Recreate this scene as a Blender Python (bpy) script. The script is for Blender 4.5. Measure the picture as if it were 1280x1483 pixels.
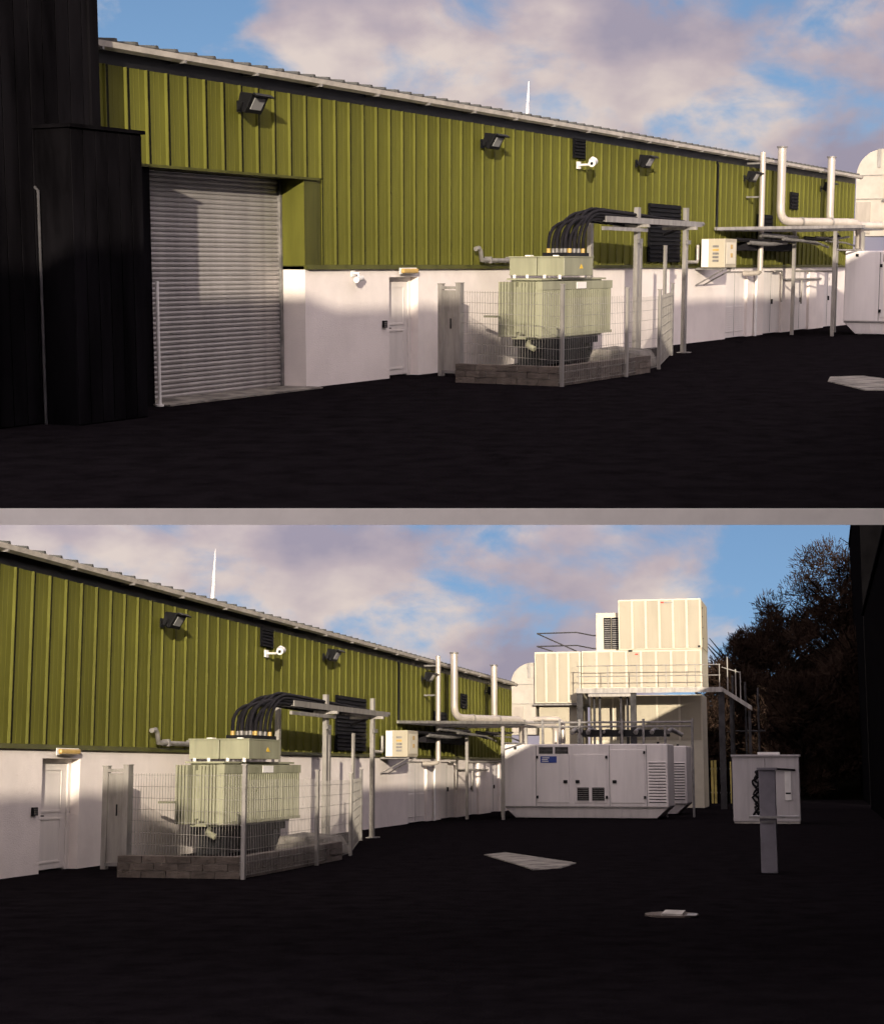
import bpy, math, random
from mathutils import Matrix, Vector

for _o in list(bpy.data.objects):
    bpy.data.objects.remove(_o)
scene = bpy.context.scene
random.seed(7)

# ------------------------------------------------------------------ camera, sky, suns, exposure
# The photograph is a sheet that carries two prints of one yard.  Each print's yard is built
# at full size as its own rigid site; the two sites are turned about the viewer's eye so that
# one camera looks into both, the one in the upper print rising, the other falling away.
FOCAL = 2400.0                      # pixels of a 1280 wide picture
TILT_UPPER = math.atan((741.5 - 383.0) / FOCAL)
TILT_LOWER = math.atan((741.5 - 1112.0) / FOCAL)

cam_data = bpy.data.cameras.new("camera")
cam_data.sensor_fit = 'HORIZONTAL'
cam_data.sensor_width = 36.0
cam_data.lens = 36.0 * FOCAL / 1280.0
cam_data.clip_start = 0.1
cam_data.clip_end = 2000.0
cam = bpy.data.objects.new("camera", cam_data)
scene.collection.objects.link(cam)
cam.location = (0, 0, 0)
cam.rotation_euler = (math.radians(90), 0, 0)
scene.camera = cam

SUN_STRENGTH = 5.0
SKY_STRENGTH = 0.15
EXPOSURE = 0.25
CLOUD_GAIN = 0.90


class Site:
    """One yard. u runs along the warehouse front, v out from it, z up."""
    def __init__(s, name, tilt, eye, origin, along, stretch, shift, sun, where):
        s.name, s.k, s.b, s.where = name, stretch, shift, where
        s.coll = bpy.data.collections.new(name)
        scene.collection.children.link(s.coll)
        d = Vector((along[0], along[1], 0)).normalized()
        n = Vector((d.y, -d.x, 0))
        front = Matrix(((d.x, n.x, 0, origin[0]), (d.y, n.y, 0, origin[1]), (0, 0, 1, 0), (0, 0, 0, 1)))
        s.local = Matrix.Rotation(tilt, 4, 'X') @ Matrix.Translation((0, 0, -eye))
        s.front = s.local @ front
        s.sun_dir = (s.front.to_3x3() @ Vector(sun)).normalized()

    def U(s, u):
        return s.k * u + s.b


UPPER = Site("upper_site", TILT_UPPER, 2.2, (-2.49, 29.83), (0.48, 0.8772), 1.0, 0.0, (-2.1, 1.0, 0.50), "upper")
LOWER = Site("lower_site", TILT_LOWER, 1.8, (-7.17, 27.92), (0.2215, 0.9752), 1.327, -2.9, (-2.7, 1.0, 0.50), "lower")

for st in (UPPER, LOWER):
    ld = bpy.data.lights.new("sun_" + st.where, 'SUN')
    ld.energy = SUN_STRENGTH
    ld.angle = math.radians(0.4)
    ld.color = (1.0, 0.87, 0.70)
    lo = bpy.data.objects.new("sun_" + st.where, ld)
    scene.collection.objects.link(lo)
    lo.rotation_euler = st.sun_dir.to_track_quat('Z', 'Y').to_euler()
    lit = bpy.data.collections.new(st.name + '_sunlit')      # each print has its own moment of sunlight
    lit.children.link(st.coll)
    lo.light_linking.receiver_collection = lit
    st.lit = lit
    lo.light_linking.blocker_collection = st.coll

world = bpy.data.worlds.new("World")
scene.world = world
world.use_nodes = True


def sky_nodes(nt, direction, lower_only, overhead=None):
    """blue sky with drifting banks of broken cloud; the same sky for the world and for the dome over the lower yard.
    Returns the colour socket, to be emitted at SKY_STRENGTH."""
    N, L = nt.nodes, nt.links

    def wmath(op, a, b=None):
        n = N.new('ShaderNodeMath'); n.operation = op
        for i, x in enumerate((a, b)):
            if x is None:
                continue
            if isinstance(x, (int, float)):
                n.inputs[i].default_value = x
            else:
                L.new(x, n.inputs[i])
        return n.outputs[0]

    def ramp(x, f0, f1, t0, t1):
        n = N.new('ShaderNodeMapRange'); n.interpolation_type = 'SMOOTHSTEP'
        for k, v in (('From Min', f0), ('From Max', f1), ('To Min', t0), ('To Max', t1)):
            n.inputs[k].default_value = v
        L.new(x, n.inputs['Value'])
        return n.outputs[0]

    sp = N.new('ShaderNodeSeparateXYZ'); L.new(direction, sp.inputs[0])
    X, Y, Z = sp.outputs
    z_lo = wmath('SUBTRACT', Z, wmath('MULTIPLY', Y, math.sin(TILT_LOWER)))
    if lower_only:
        elev = wmath('MAXIMUM', z_lo, ramp(overhead, 0.45, 0.97, 0.0, 0.95))      # the vault's unseen level part glows as the zenith
        az = wmath('ADD', wmath('ARCTAN2', X, Y), 0.192)
    else:
        above = wmath('GREATER_THAN', Z, 0.0)
        below = wmath('SUBTRACT', 1.0, above)
        z_up = wmath('SUBTRACT', Z, wmath('MULTIPLY', Y, math.sin(TILT_UPPER)))
        elev = wmath('ADD', wmath('MULTIPLY', above, z_up), wmath('MULTIPLY', below, z_lo))
        az = wmath('ADD', wmath('ARCTAN2', X, Y), wmath('MULTIPLY', below, 0.192))
    elev = wmath('MAXIMUM', elev, 0.015)
    cb = N.new('ShaderNodeCombineXYZ')
    L.new(X, cb.inputs[0]); L.new(Y, cb.inputs[1]); L.new(wmath('ADD', elev, 0.16), cb.inputs[2])
    nrm = N.new('ShaderNodeVectorMath'); nrm.operation = 'NORMALIZE'; L.new(cb.outputs[0], nrm.inputs[0])
    sky = N.new('ShaderNodeTexSky'); sky.sky_type = 'NISHITA'; sky.sun_disc = False
    sky.sun_elevation = math.radians(13)
    sky.sun_rotation = math.radians(180)
    sky.air_density = 1.0; sky.dust_density = 0.6; sky.ozone_density = 2.0
    L.new(nrm.outputs[0], sky.inputs[0])
    cv = N.new('ShaderNodeCombineXYZ')
    L.new(wmath('MULTIPLY', az, 7.0), cv.inputs[0]); L.new(wmath('MULTIPLY', elev, 11.0), cv.inputs[1])

    def noise(scale, detail, rough, off, dist=0.0):
        m = N.new('ShaderNodeVectorMath'); m.operation = 'ADD'; L.new(cv.outputs[0], m.inputs[0]); m.inputs[1].default_value = off
        n = N.new('ShaderNodeTexNoise'); n.inputs['Scale'].default_value = scale; n.inputs['Detail'].default_value = detail
        n.inputs['Roughness'].default_value = rough; n.inputs['Distortion'].default_value = dist
        L.new(m.outputs[0], n.inputs['Vector'])
        return n.outputs['Fac']

    n1 = noise(1.5, 7, 0.55, (3.1, 1.7, 0.4), 0.25)
    n2 = noise(0.9, 3, 0.5, (8.3, 4.2, 2.0))
    n3 = noise(1.3, 5, 0.5, (1.3, 9.2, 5.0))
    d_az = wmath('ABSOLUTE', wmath('SUBTRACT', az, 0.115))
    cover = wmath('ADD', n1, wmath('MULTIPLY', wmath('SUBTRACT', n2, 0.5), 0.5))
    cover = wmath('ADD', cover, ramp(d_az, 0.15, 0.27, 0.16, -0.12))
    cover = wmath('ADD', cover, ramp(d_az, 0.45, 0.8, 0.0, 0.30))      # broken cloud closes in again beyond the two blue gaps
    cover = wmath('ADD', cover, ramp(elev, 0.3, 0.7, 0.0, 0.30))
    mask = ramp(cover, 0.45, 0.64, 0.0, 1.0)
    cr = N.new('ShaderNodeValToRGB')
    cr.color_ramp.elements[0].position = 0.36; cr.color_ramp.elements[0].color = (0.36, 0.325, 0.41, 1)
    cr.color_ramp.elements[1].position = 0.62; cr.color_ramp.elements[1].color = (0.74, 0.635, 0.59, 1)
    e = cr.color_ramp.elements.new(0.49); e.color = (0.52, 0.44, 0.475, 1)
    L.new(n3, cr.inputs[0])
    sd = N.new('ShaderNodeVectorMath'); sd.operation = 'DOT_PRODUCT'; L.new(direction, sd.inputs[0])
    sd.inputs[1].default_value = ((UPPER.sun_dir + LOWER.sun_dir) / 2).normalized()
    glow = wmath('POWER', wmath('MAXIMUM', wmath('ADD', wmath('MULTIPLY', sd.outputs['Value'], 0.5), 0.5), 0.0), 3.0)   # cloud is brighter towards the sun
    gain = wmath('MULTIPLY', wmath('ADD', 0.95, wmath('MULTIPLY', glow, 1.6)), CLOUD_GAIN / SKY_STRENGTH)
    gain = wmath('MULTIPLY', gain, wmath('ADD', 0.88, wmath('MULTIPLY', elev, 0.8)))      # overcast brightens towards the zenith
    sc = N.new('ShaderNodeVectorMath'); sc.operation = 'SCALE'; L.new(gain, sc.inputs['Scale']); L.new(cr.outputs[0], sc.inputs[0])
    tint = N.new('ShaderNodeMix'); tint.data_type = 'RGBA'; tint.blend_type = 'MULTIPLY'; tint.inputs[0].default_value = 1.0
    L.new(sky.outputs[0], tint.inputs[6]); tint.inputs[7].default_value = (0.54, 0.58, 0.65, 1)
    mx = N.new('ShaderNodeMix'); mx.data_type = 'RGBA'
    L.new(mask, mx.inputs[0]); L.new(tint.outputs[2], mx.inputs[6]); L.new(sc.outputs[0], mx.inputs[7])
    return mx.outputs[2]


world.node_tree.nodes.clear()
_tc = world.node_tree.nodes.new('ShaderNodeTexCoord')
_bg = world.node_tree.nodes.new('ShaderNodeBackground'); _bg.inputs['Strength'].default_value = SKY_STRENGTH
_wo = world.node_tree.nodes.new('ShaderNodeOutputWorld')
world.node_tree.links.new(sky_nodes(world.node_tree, _tc.outputs['Generated'], False), _bg.inputs['Color'])
world.node_tree.links.new(_bg.outputs[0], _wo.inputs['Surface'])

scene.view_settings.view_transform = 'Standard'
scene.view_settings.look = 'None'
scene.view_settings.exposure = EXPOSURE
scene.view_settings.gamma = 1.0
scene.view_settings.use_curve_mapping = False
scene.render.engine = 'CYCLES'
scene.cycles.use_denoising = True
scene.cycles.max_bounces = 4
scene.cycles.use_adaptive_sampling = True
scene.cycles.adaptive_threshold = 0.04
scene.cycles.adaptive_min_samples = 12
scene.cycles.use_light_tree = False
world.cycles.sampling_method = 'MANUAL'
world.cycles.sample_map_resolution = 512
scene.cycles.diffuse_bounces = 3

# ------------------------------------------------------------------ materials
MATS = {}


def mat(name, col, rough=0.6, metal=0.0, var=0.12, scale=3.0, streak=0.0, bump=0.0, bscale=40.0, rnd=0.0, spec=0.4):
    if name in MATS:
        return MATS[name]
    m = bpy.data.materials.new(name); m.use_nodes = True
    nt = m.node_tree; N, L = nt.nodes, nt.links
    p = N['Principled BSDF']
    p.inputs['Roughness'].default_value = rough
    p.inputs['Metallic'].default_value = metal
    p.inputs['Specular IOR Level'].default_value = spec
    t = N.new('ShaderNodeTexCoord')
    mp = N.new('ShaderNodeMapping'); L.new(t.outputs['Object'], mp.inputs[0])
    mp.inputs['Scale'].default_value = (1, 1, 0.18) if streak else (1, 1, 1)
    no = N.new('ShaderNodeTexNoise'); no.inputs['Scale'].default_value = scale; no.inputs['Detail'].default_value = 4
    no.inputs['Roughness'].default_value = 0.62
    L.new(mp.outputs[0], no.inputs['Vector'])
    r = N.new('ShaderNodeValToRGB')
    lo = tuple(c * (1 - var * 2) for c in col); hi = tuple(min(1, c * (1 + var)) for c in col)
    r.color_ramp.elements[0].position = 0.3; r.color_ramp.elements[0].color = (*lo, 1)
    r.color_ramp.elements[1].position = 0.62; r.color_ramp.elements[1].color = (*hi, 1)
    L.new(no.outputs['Fac'], r.inputs[0])
    out = r.outputs[0]
    if streak:
        n2 = N.new('ShaderNodeTexNoise'); n2.inputs['Scale'].default_value = scale * 3.2; n2.inputs['Detail'].default_value = 3
        mp2 = N.new('ShaderNodeMapping'); mp2.inputs['Scale'].default_value = (1, 1, 0.05); L.new(t.outputs['Object'], mp2.inputs[0])
        L.new(mp2.outputs[0], n2.inputs['Vector'])
        mrr = N.new('ShaderNodeMapRange'); mrr.inputs['From Min'].default_value = 0.52; mrr.inputs['From Max'].default_value = 0.72
        mrr.inputs['To Max'].default_value = streak
        L.new(n2.outputs['Fac'], mrr.inputs['Value'])
        mm = N.new('ShaderNodeMix'); mm.data_type = 'RGBA'
        L.new(mrr.outputs[0], mm.inputs[0]); L.new(out, mm.inputs[6])
        mm.inputs[7].default_value = (*(c * 0.45 for c in col), 1)
        out = mm.outputs[2]
    if rnd:
        oi = N.new('ShaderNodeObjectInfo')
        mr2 = N.new('ShaderNodeMapRange'); mr2.inputs['To Min'].default_value = 1 - rnd; mr2.inputs['To Max'].default_value = 1 + rnd
        L.new(oi.outputs['Random'], mr2.inputs['Value'])
        sv = N.new('ShaderNodeVectorMath'); sv.operation = 'SCALE'
        L.new(out, sv.inputs[0]); L.new(mr2.outputs[0], sv.inputs['Scale'])
        out = sv.outputs[0]
    L.new(out, p.inputs['Base Color'])
    if bump:
        nb = N.new('ShaderNodeTexNoise'); nb.inputs['Scale'].default_value = bscale; nb.inputs['Detail'].default_value = 3
        L.new(t.outputs['Object'], nb.inputs['Vector'])
        bp = N.new('ShaderNodeBump'); bp.inputs['Strength'].default_value = bump; bp.inputs['Distance'].default_value = 0.02
        L.new(nb.outputs['Fac'], bp.inputs['Height']); L.new(bp.outputs[0], p.inputs['Normal'])
    MATS[name] = m
    return m


M_GREEN = mat("olive_cladding", (0.106, 0.105, 0.018), 0.65, spec=0.1, var=0.13, scale=1.6, streak=0.18, rnd=0.10)
M_RIB_SHADE = mat("painted_rib_shade", (0.012, 0.012, 0.006), 0.8, var=0.2, spec=0.1)
M_GREENFLAT = mat("olive_flashing", (0.062, 0.062, 0.012), 0.6, spec=0.2, var=0.15, scale=2, streak=0.3)
M_WHITE = mat("white_render", (0.82, 0.75, 0.70), 0.8, var=0.045, scale=0.9, bump=0.3, bscale=50)
M_DOORW = mat("white_door_paint", (0.78, 0.73, 0.69), 0.5, var=0.04, scale=2, streak=0.15)
M_SHUT = mat("shutter_metal", (0.36, 0.34, 0.325), 0.4, 0.3, var=0.10, scale=1.4, streak=0.3, rnd=0.06)
M_GUTTER = mat("gutter_plastic", (0.50, 0.46, 0.40), 0.45, var=0.12, scale=3)
M_ROOF = mat("roof_sheet", (0.06, 0.06, 0.055), 0.6, var=0.2, scale=3)
M_DARK = mat("black_plastic_and_shade", (0.007, 0.007, 0.008), 0.5, var=0.2, spec=0.2)
M_LOUV = mat("dark_louvre", (0.006, 0.006, 0.007), 0.7, var=0.2, spec=0.1)
M_LENS = mat("lamp_lens", (0.32, 0.32, 0.31), 0.08, var=0.05, spec=0.8)
M_WPLA = mat("white_plastic", (0.82, 0.80, 0.76), 0.4, var=0.04)
M_BULK = mat("amber_bulkhead", (0.50, 0.33, 0.10), 0.35, var=0.1)
M_GALV = mat("galvanised_steel", (0.36, 0.34, 0.31), 0.45, 0.5, var=0.16, scale=6, streak=0.2)
M_GALVD = mat("weathered_steel", (0.22, 0.21, 0.20), 0.5, 0.3, var=0.2, scale=6)
M_TRANS = mat("transformer_paint", (0.275, 0.275, 0.185), 0.45, var=0.10, scale=2.5, streak=0.3)
M_BLOCK = mat("bund_blockwork", (0.12, 0.098, 0.08), 0.9, var=0.2, scale=5, bump=0.5, bscale=30, rnd=0.15)
M_CABLE = mat("black_cable", (0.010, 0.009, 0.011), 0.8, var=0.2, spec=0.15)
M_STAIN = mat("bright_duct", (0.50, 0.45, 0.39), 0.35, 0.25, var=0.08, scale=3, streak=0.15)
M_GENS = mat("generator_paint", (0.84, 0.79, 0.76), 0.42, var=0.05, scale=1.5, streak=0.18)
M_AHU = mat("cream_panel", (0.42, 0.375, 0.28), 0.5, var=0.05, scale=1.2, streak=0.12, rnd=0.03)
M_AHUR = mat("cream_rail", (0.66, 0.61, 0.48), 0.4, var=0.03)
M_DUCT = mat("white_duct", (0.47, 0.43, 0.37), 0.5, var=0.06, scale=2)
M_BLUE = mat("blue_label", (0.02, 0.05, 0.28), 0.4, var=0.05)
M_RED = mat("red_mark", (0.55, 0.05, 0.03), 0.4, var=0.05)
M_YEL = mat("yellow_mark", (0.75, 0.50, 0.04), 0.4, var=0.05)
M_CONC = mat("pale_concrete", (0.50, 0.47, 0.42), 0.85, var=0.18, scale=3, bump=0.3, bscale=30)
M_PATCH = mat("worn_concrete", (0.19, 0.175, 0.15), 0.9, var=0.4, scale=2.2, bump=0.5, bscale=25)
M_EDGE = mat("limewashed_edge", (0.86, 0.84, 0.78), 0.8, var=0.04, scale=2)
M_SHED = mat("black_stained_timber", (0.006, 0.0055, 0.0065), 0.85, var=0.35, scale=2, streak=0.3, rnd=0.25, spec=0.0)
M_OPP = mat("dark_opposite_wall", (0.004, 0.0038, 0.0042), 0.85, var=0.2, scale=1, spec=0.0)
M_BARK = mat("dark_bark", (0.012, 0.009, 0.007), 0.9, spec=0.0, var=0.3, scale=2)
M_TWIG_LIT = mat("lit_brown_twigs", (0.085, 0.045, 0.030), 0.95, spec=0.0, var=0.4, scale=0.4)  # lighter twig copy: sunlight on the upper trees put into the colour
M_TWIG_SHADE = mat("shaded_twigs", (0.034, 0.022, 0.016), 0.95, spec=0.0, var=0.4, scale=0.4)  # darker twig copy: shade among the lower trees put into the colour
M_HILL = mat("hill_soil", (0.008, 0.007, 0.005), 0.95, spec=0.0, var=0.3, scale=0.3)
M_TURB = mat("turbine_white", (0.85, 0.84, 0.82), 0.4, var=0.02)
M_KIOSK = mat("kiosk_paint", (0.50, 0.47, 0.47), 0.5, var=0.08, scale=2, streak=0.25)
M_PIPED = mat("dull_dark_pipe", (0.055, 0.053, 0.055), 0.6, var=0.2, spec=0.1)
M_POST = mat("grey_pillar_paint", (0.17, 0.16, 0.18), 0.6, var=0.1, scale=3)
M_FENCEY = mat("yellowed_boards", (0.42, 0.34, 0.10), 0.8, var=0.2, scale=2, rnd=0.2)


def asphalt():
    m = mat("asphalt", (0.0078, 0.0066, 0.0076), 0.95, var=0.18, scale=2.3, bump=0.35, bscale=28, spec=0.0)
    return m


M_ASPH = asphalt()


# ------------------------------------------------------------------ mesh building
class MB:
    def __init__(s, site, base=(0, 0, 0), raw=False):
        s.s, s.base, s.raw = site, base, raw
        s.v, s.f, s.sm = [], [], []

    def P(s, u, v, z):
        if s.raw:
            return Vector((u - s.base[0], v - s.base[1], z - s.base[2]))
        return Vector((s.s.U(u) - s.s.U(s.base[0]), v - s.base[1], z - s.base[2]))

    def add(s, vs, fs, smooth=False):
        o = len(s.v)
        s.v += [tuple(x) for x in vs]
        s.f += [tuple(i + o for i in f) for f in fs]
        s.sm += [smooth] * len(fs)
        return s

    def hexa(s, pts):
        """8 points: bottom ring then top ring, in site coordinates"""
        return s.add([s.P(*p) for p in pts], [(3, 2, 1, 0), (4, 5, 6, 7), (0, 1, 5, 4), (1, 2, 6, 5), (2, 3, 7, 6), (3, 0, 4, 7)])

    def box(s, u0, u1, v0, v1, z0, z1):
        return s.hexa([(u0, v0, z0), (u1, v0, z0), (u1, v1, z0), (u0, v1, z0), (u0, v0, z1), (u1, v0, z1), (u1, v1, z1), (u0, v1, z1)])

    def tube(s, pts, r, n=10, r1=None, flat=False):
        P = [p if isinstance(p, Vector) else s.P(*p) for p in pts]
        rs = [r + ((r1 if r1 is not None else r) - r) * i / max(1, len(P) - 1) for i in range(len(P))]
        ring = []
        ref = None
        for i, p in enumerate(P):
            t = (P[min(i + 1, len(P) - 1)] - P[max(i - 1, 0)])
            t = t.normalized() if t.length > 1e-9 else Vector((0, 0, 1))
            if ref is None:
                a = Vector((0, 0, 1)) if abs(t.z) < 0.9 else Vector((1, 0, 0))
                ref = t.cross(a).normalized()
            ref = (ref - t * ref.dot(t)).normalized()
            w = t.cross(ref)
            ring.append([p + (ref * math.cos(2 * math.pi * j / n + math.pi / n) + w * math.sin(2 * math.pi * j / n + math.pi / n)) * rs[i] for j in range(n)])
        vs = [q for rr in ring for q in rr]
        fs = []
        for i in range(len(P) - 1):
            for j in range(n):
                fs.append((i * n + j, i * n + (j + 1) % n, (i + 1) * n + (j + 1) % n, (i + 1) * n + j))
        s.add(vs, fs, not flat and n > 4)
        s.add(ring[0], [tuple(range(n - 1, -1, -1))])
        s.add(ring[-1], [tuple(range(n))])
        return s

    def build(s, name, material, parent=None, bevel=0.0, kind=None):
        me = bpy.data.meshes.new(name)
        me.from_pydata(s.v, [], s.f)
        me.polygons.foreach_set("use_smooth", s.sm)
        me.materials.append(material)
        me.update()
        o = bpy.data.objects.new(name, me)
        s.s.coll.objects.link(o)
        if parent is not None:
            o.parent = parent
        else:
            o.matrix_world = s.s.front @ Matrix.Translation((s.s.U(s.base[0]) if not s.raw else s.base[0], s.base[1], s.base[2]))
        if bevel:
            b = o.modifiers.new("edges", 'BEVEL'); b.width = bevel; b.segments = 2; b.limit_method = 'ANGLE'
        if kind:
            o["kind"] = kind
        return o


def instance(site, src, name, parent, off):
    o = bpy.data.objects.new(name, src.data if hasattr(src, "data") else src)
    site.coll.objects.link(o)
    o.parent = parent
    o.location = off
    return o


def tag(o, label, cat, group=None):
    o["label"] = label; o["category"] = cat
    if group:
        o["group"] = group
    return o


def thing(site, name, label, cat, base, group=None):
    o = bpy.data.objects.new(name, None)
    o.empty_display_size = 0.3
    site.coll.objects.link(o)
    o.matrix_world = site.front @ Matrix.Translation((site.U(base[0]), base[1], base[2]))
    return tag(o, label, cat, group)


def bend(a, b, c, r, n=6):
    """corner a-b-c rounded with radius r, as a list of points"""
    a, b, c = Vector(a), Vector(b), Vector(c)
    p, q = b + (a - b).normalized() * r, b + (c - b).normalized() * r
    return [tuple(p * (1 - t) ** 2 + b * 2 * t * (1 - t) + q * t * t) for t in [i / n for i in range(n + 1)]]


# ------------------------------------------------------------------ ground
def ground_upper():
    s = UPPER
    ring = [(-6.5, 15.0), (5.2, 15.0), (8.5, 26), (19, 46), (22, 60), (22, 73), (4, 73), (-14, 42), (-12, 26)]

    def sheet(name, pts, z0, z1, material):
        m = MB(s, raw=True)
        n = len(pts)
        m.add([Vector((x, y, z0)) for x, y in pts] + [Vector((x, y, z1)) for x, y in pts],
              [tuple(range(n - 1, -1, -1)), tuple(range(n, 2 * n))] + [(j, (j + 1) % n, n + (j + 1) % n, n + j) for j in range(n)])
        o = m.build(name, material); o.matrix_world = s.local; o["kind"] = "structure"
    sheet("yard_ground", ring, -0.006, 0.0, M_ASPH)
    sheet("terrace_slab", [(x, y - 0.012) for x, y in ring], -0.158, -0.007, M_EDGE)


def ground_lower():
    s = LOWER
    m = MB(s, raw=True)
    m.box(-90, 110, -40, 420, -0.3, 0.0)
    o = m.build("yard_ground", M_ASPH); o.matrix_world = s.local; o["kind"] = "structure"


ground_upper(); ground_lower()


def sky_over_lower_yard():
    """the upper terrace roofs the lower yard, so the lower yard has its own vault of sky beneath it"""
    prof = [(19, -0.22), (28, -0.4), (50, -0.8), (80, -2.0), (150, -5.0), (260, -10.0), (360, -16.0), (415, -28.0), (436, -48.0), (446, -80.0), (450, -170.0)]
    m = MB(UPPER, raw=True)
    xs = [-230, -120, -50, 0, 50, 120, 230]
    vs = [Vector((x, y, z - (abs(x) / 230.0) ** 2 * 12.0 * min(1.0, y / 80.0))) for y, z in prof for x in xs]
    n = len(xs)
    m.add(vs, [(j * n + i, j * n + i + 1, (j + 1) * n + i + 1, (j + 1) * n + i) for j in range(len(prof) - 1) for i in range(n - 1)], True)
    mt = bpy.data.materials.new("added_vault_glow"); mt.use_nodes = True
    nt = mt.node_tree; nt.nodes.clear()
    ge = nt.nodes.new('ShaderNodeNewGeometry')
    nv = nt.nodes.new('ShaderNodeVectorMath'); nv.operation = 'NORMALIZE'; nt.links.new(ge.outputs['Position'], nv.inputs[0])
    em = nt.nodes.new('ShaderNodeEmission'); em.inputs['Strength'].default_value = SKY_STRENGTH
    sz = nt.nodes.new('ShaderNodeSeparateXYZ'); nt.links.new(ge.outputs['Normal'], sz.inputs[0])
    ab = nt.nodes.new('ShaderNodeMath'); ab.operation = 'ABSOLUTE'; nt.links.new(sz.outputs[2], ab.inputs[0])
    nt.links.new(sky_nodes(nt, nv.outputs[0], True, ab.outputs[0]), em.inputs['Color'])
    ou = nt.nodes.new('ShaderNodeOutputMaterial'); nt.links.new(em.outputs[0], ou.inputs['Surface'])
    mt.cycles.emission_sampling = 'NONE'
    o = m.build("added_sky_vault", mt); o.matrix_world = UPPER.local; o["kind"] = "structure"  # added glowing vault; its unseen ceiling brightens the lower yard
    # belongs to neither sun: light from the sun passes it as it passes the sky
    UPPER.coll.objects.unlink(o); scene.collection.objects.link(o)


sky_over_lower_yard()


# ------------------------------------------------------------------ warehouse
PITCH, PHASE = 0.488, 0.162
EAVE, BAND = 5.28, 2.17


def panel_mesh(site, z0, z1, w=PITCH, start=0.0):
    """one cladding sheet: flat pan with two shallow swages and a standing rib at its far edge"""
    prof = [(0.0, 0.02), (0.075, 0.0202), (0.25, 0.02), (0.28, 0.025), (0.31, 0.02), (0.52, 0.02), (0.55, 0.025), (0.58, 0.02), (0.80, 0.02), (0.825, 0.063), (0.86, 0.063), (0.88, 0.021), (1.0, 0.02)]
    prof = [(u, v) for u, v in prof if u >= start]
    m = MB(site)
    pts = [(u * w * site.k, v) for u, v in prof]
    vs, fs = [], []
    for u, v in pts:
        vs += [(u, v, z0), (u, v, z1)]
    n = len(pts)
    for i in range(n - 1):
        fs.append((2 * i, 2 * i + 2, 2 * i + 3, 2 * i + 1))
    bk = len(vs)
    vs += [(pts[0][0], 0.0, z0), (pts[0][0], 0.0, z1), (pts[-1][0], 0.0, z0), (pts[-1][0], 0.0, z1)]
    fs += [(bk + 2, bk, bk + 1, bk + 3), (bk, 0, 1, bk + 1), (2 * n - 2, bk + 2, bk + 3, 2 * n - 1)]
    fs += [tuple([bk] + [bk + 2] + [2 * i for i in range(n - 1, -1, -1)]), tuple([bk + 1] + [2 * i + 1 for i in range(n)] + [bk + 3])]
    m.add(vs, fs)
    me = bpy.data.meshes.new("cladding_panel"); me.from_pydata(m.v, [], m.f); me.materials.append(M_GREEN); me.materials.append(M_RIB_SHADE)
    me.polygons[n - 2].material_index = 1; me.polygons[0].material_index = 1      # near-black strips beside the rib: its cast shade put into the colour
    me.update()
    return me


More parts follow.
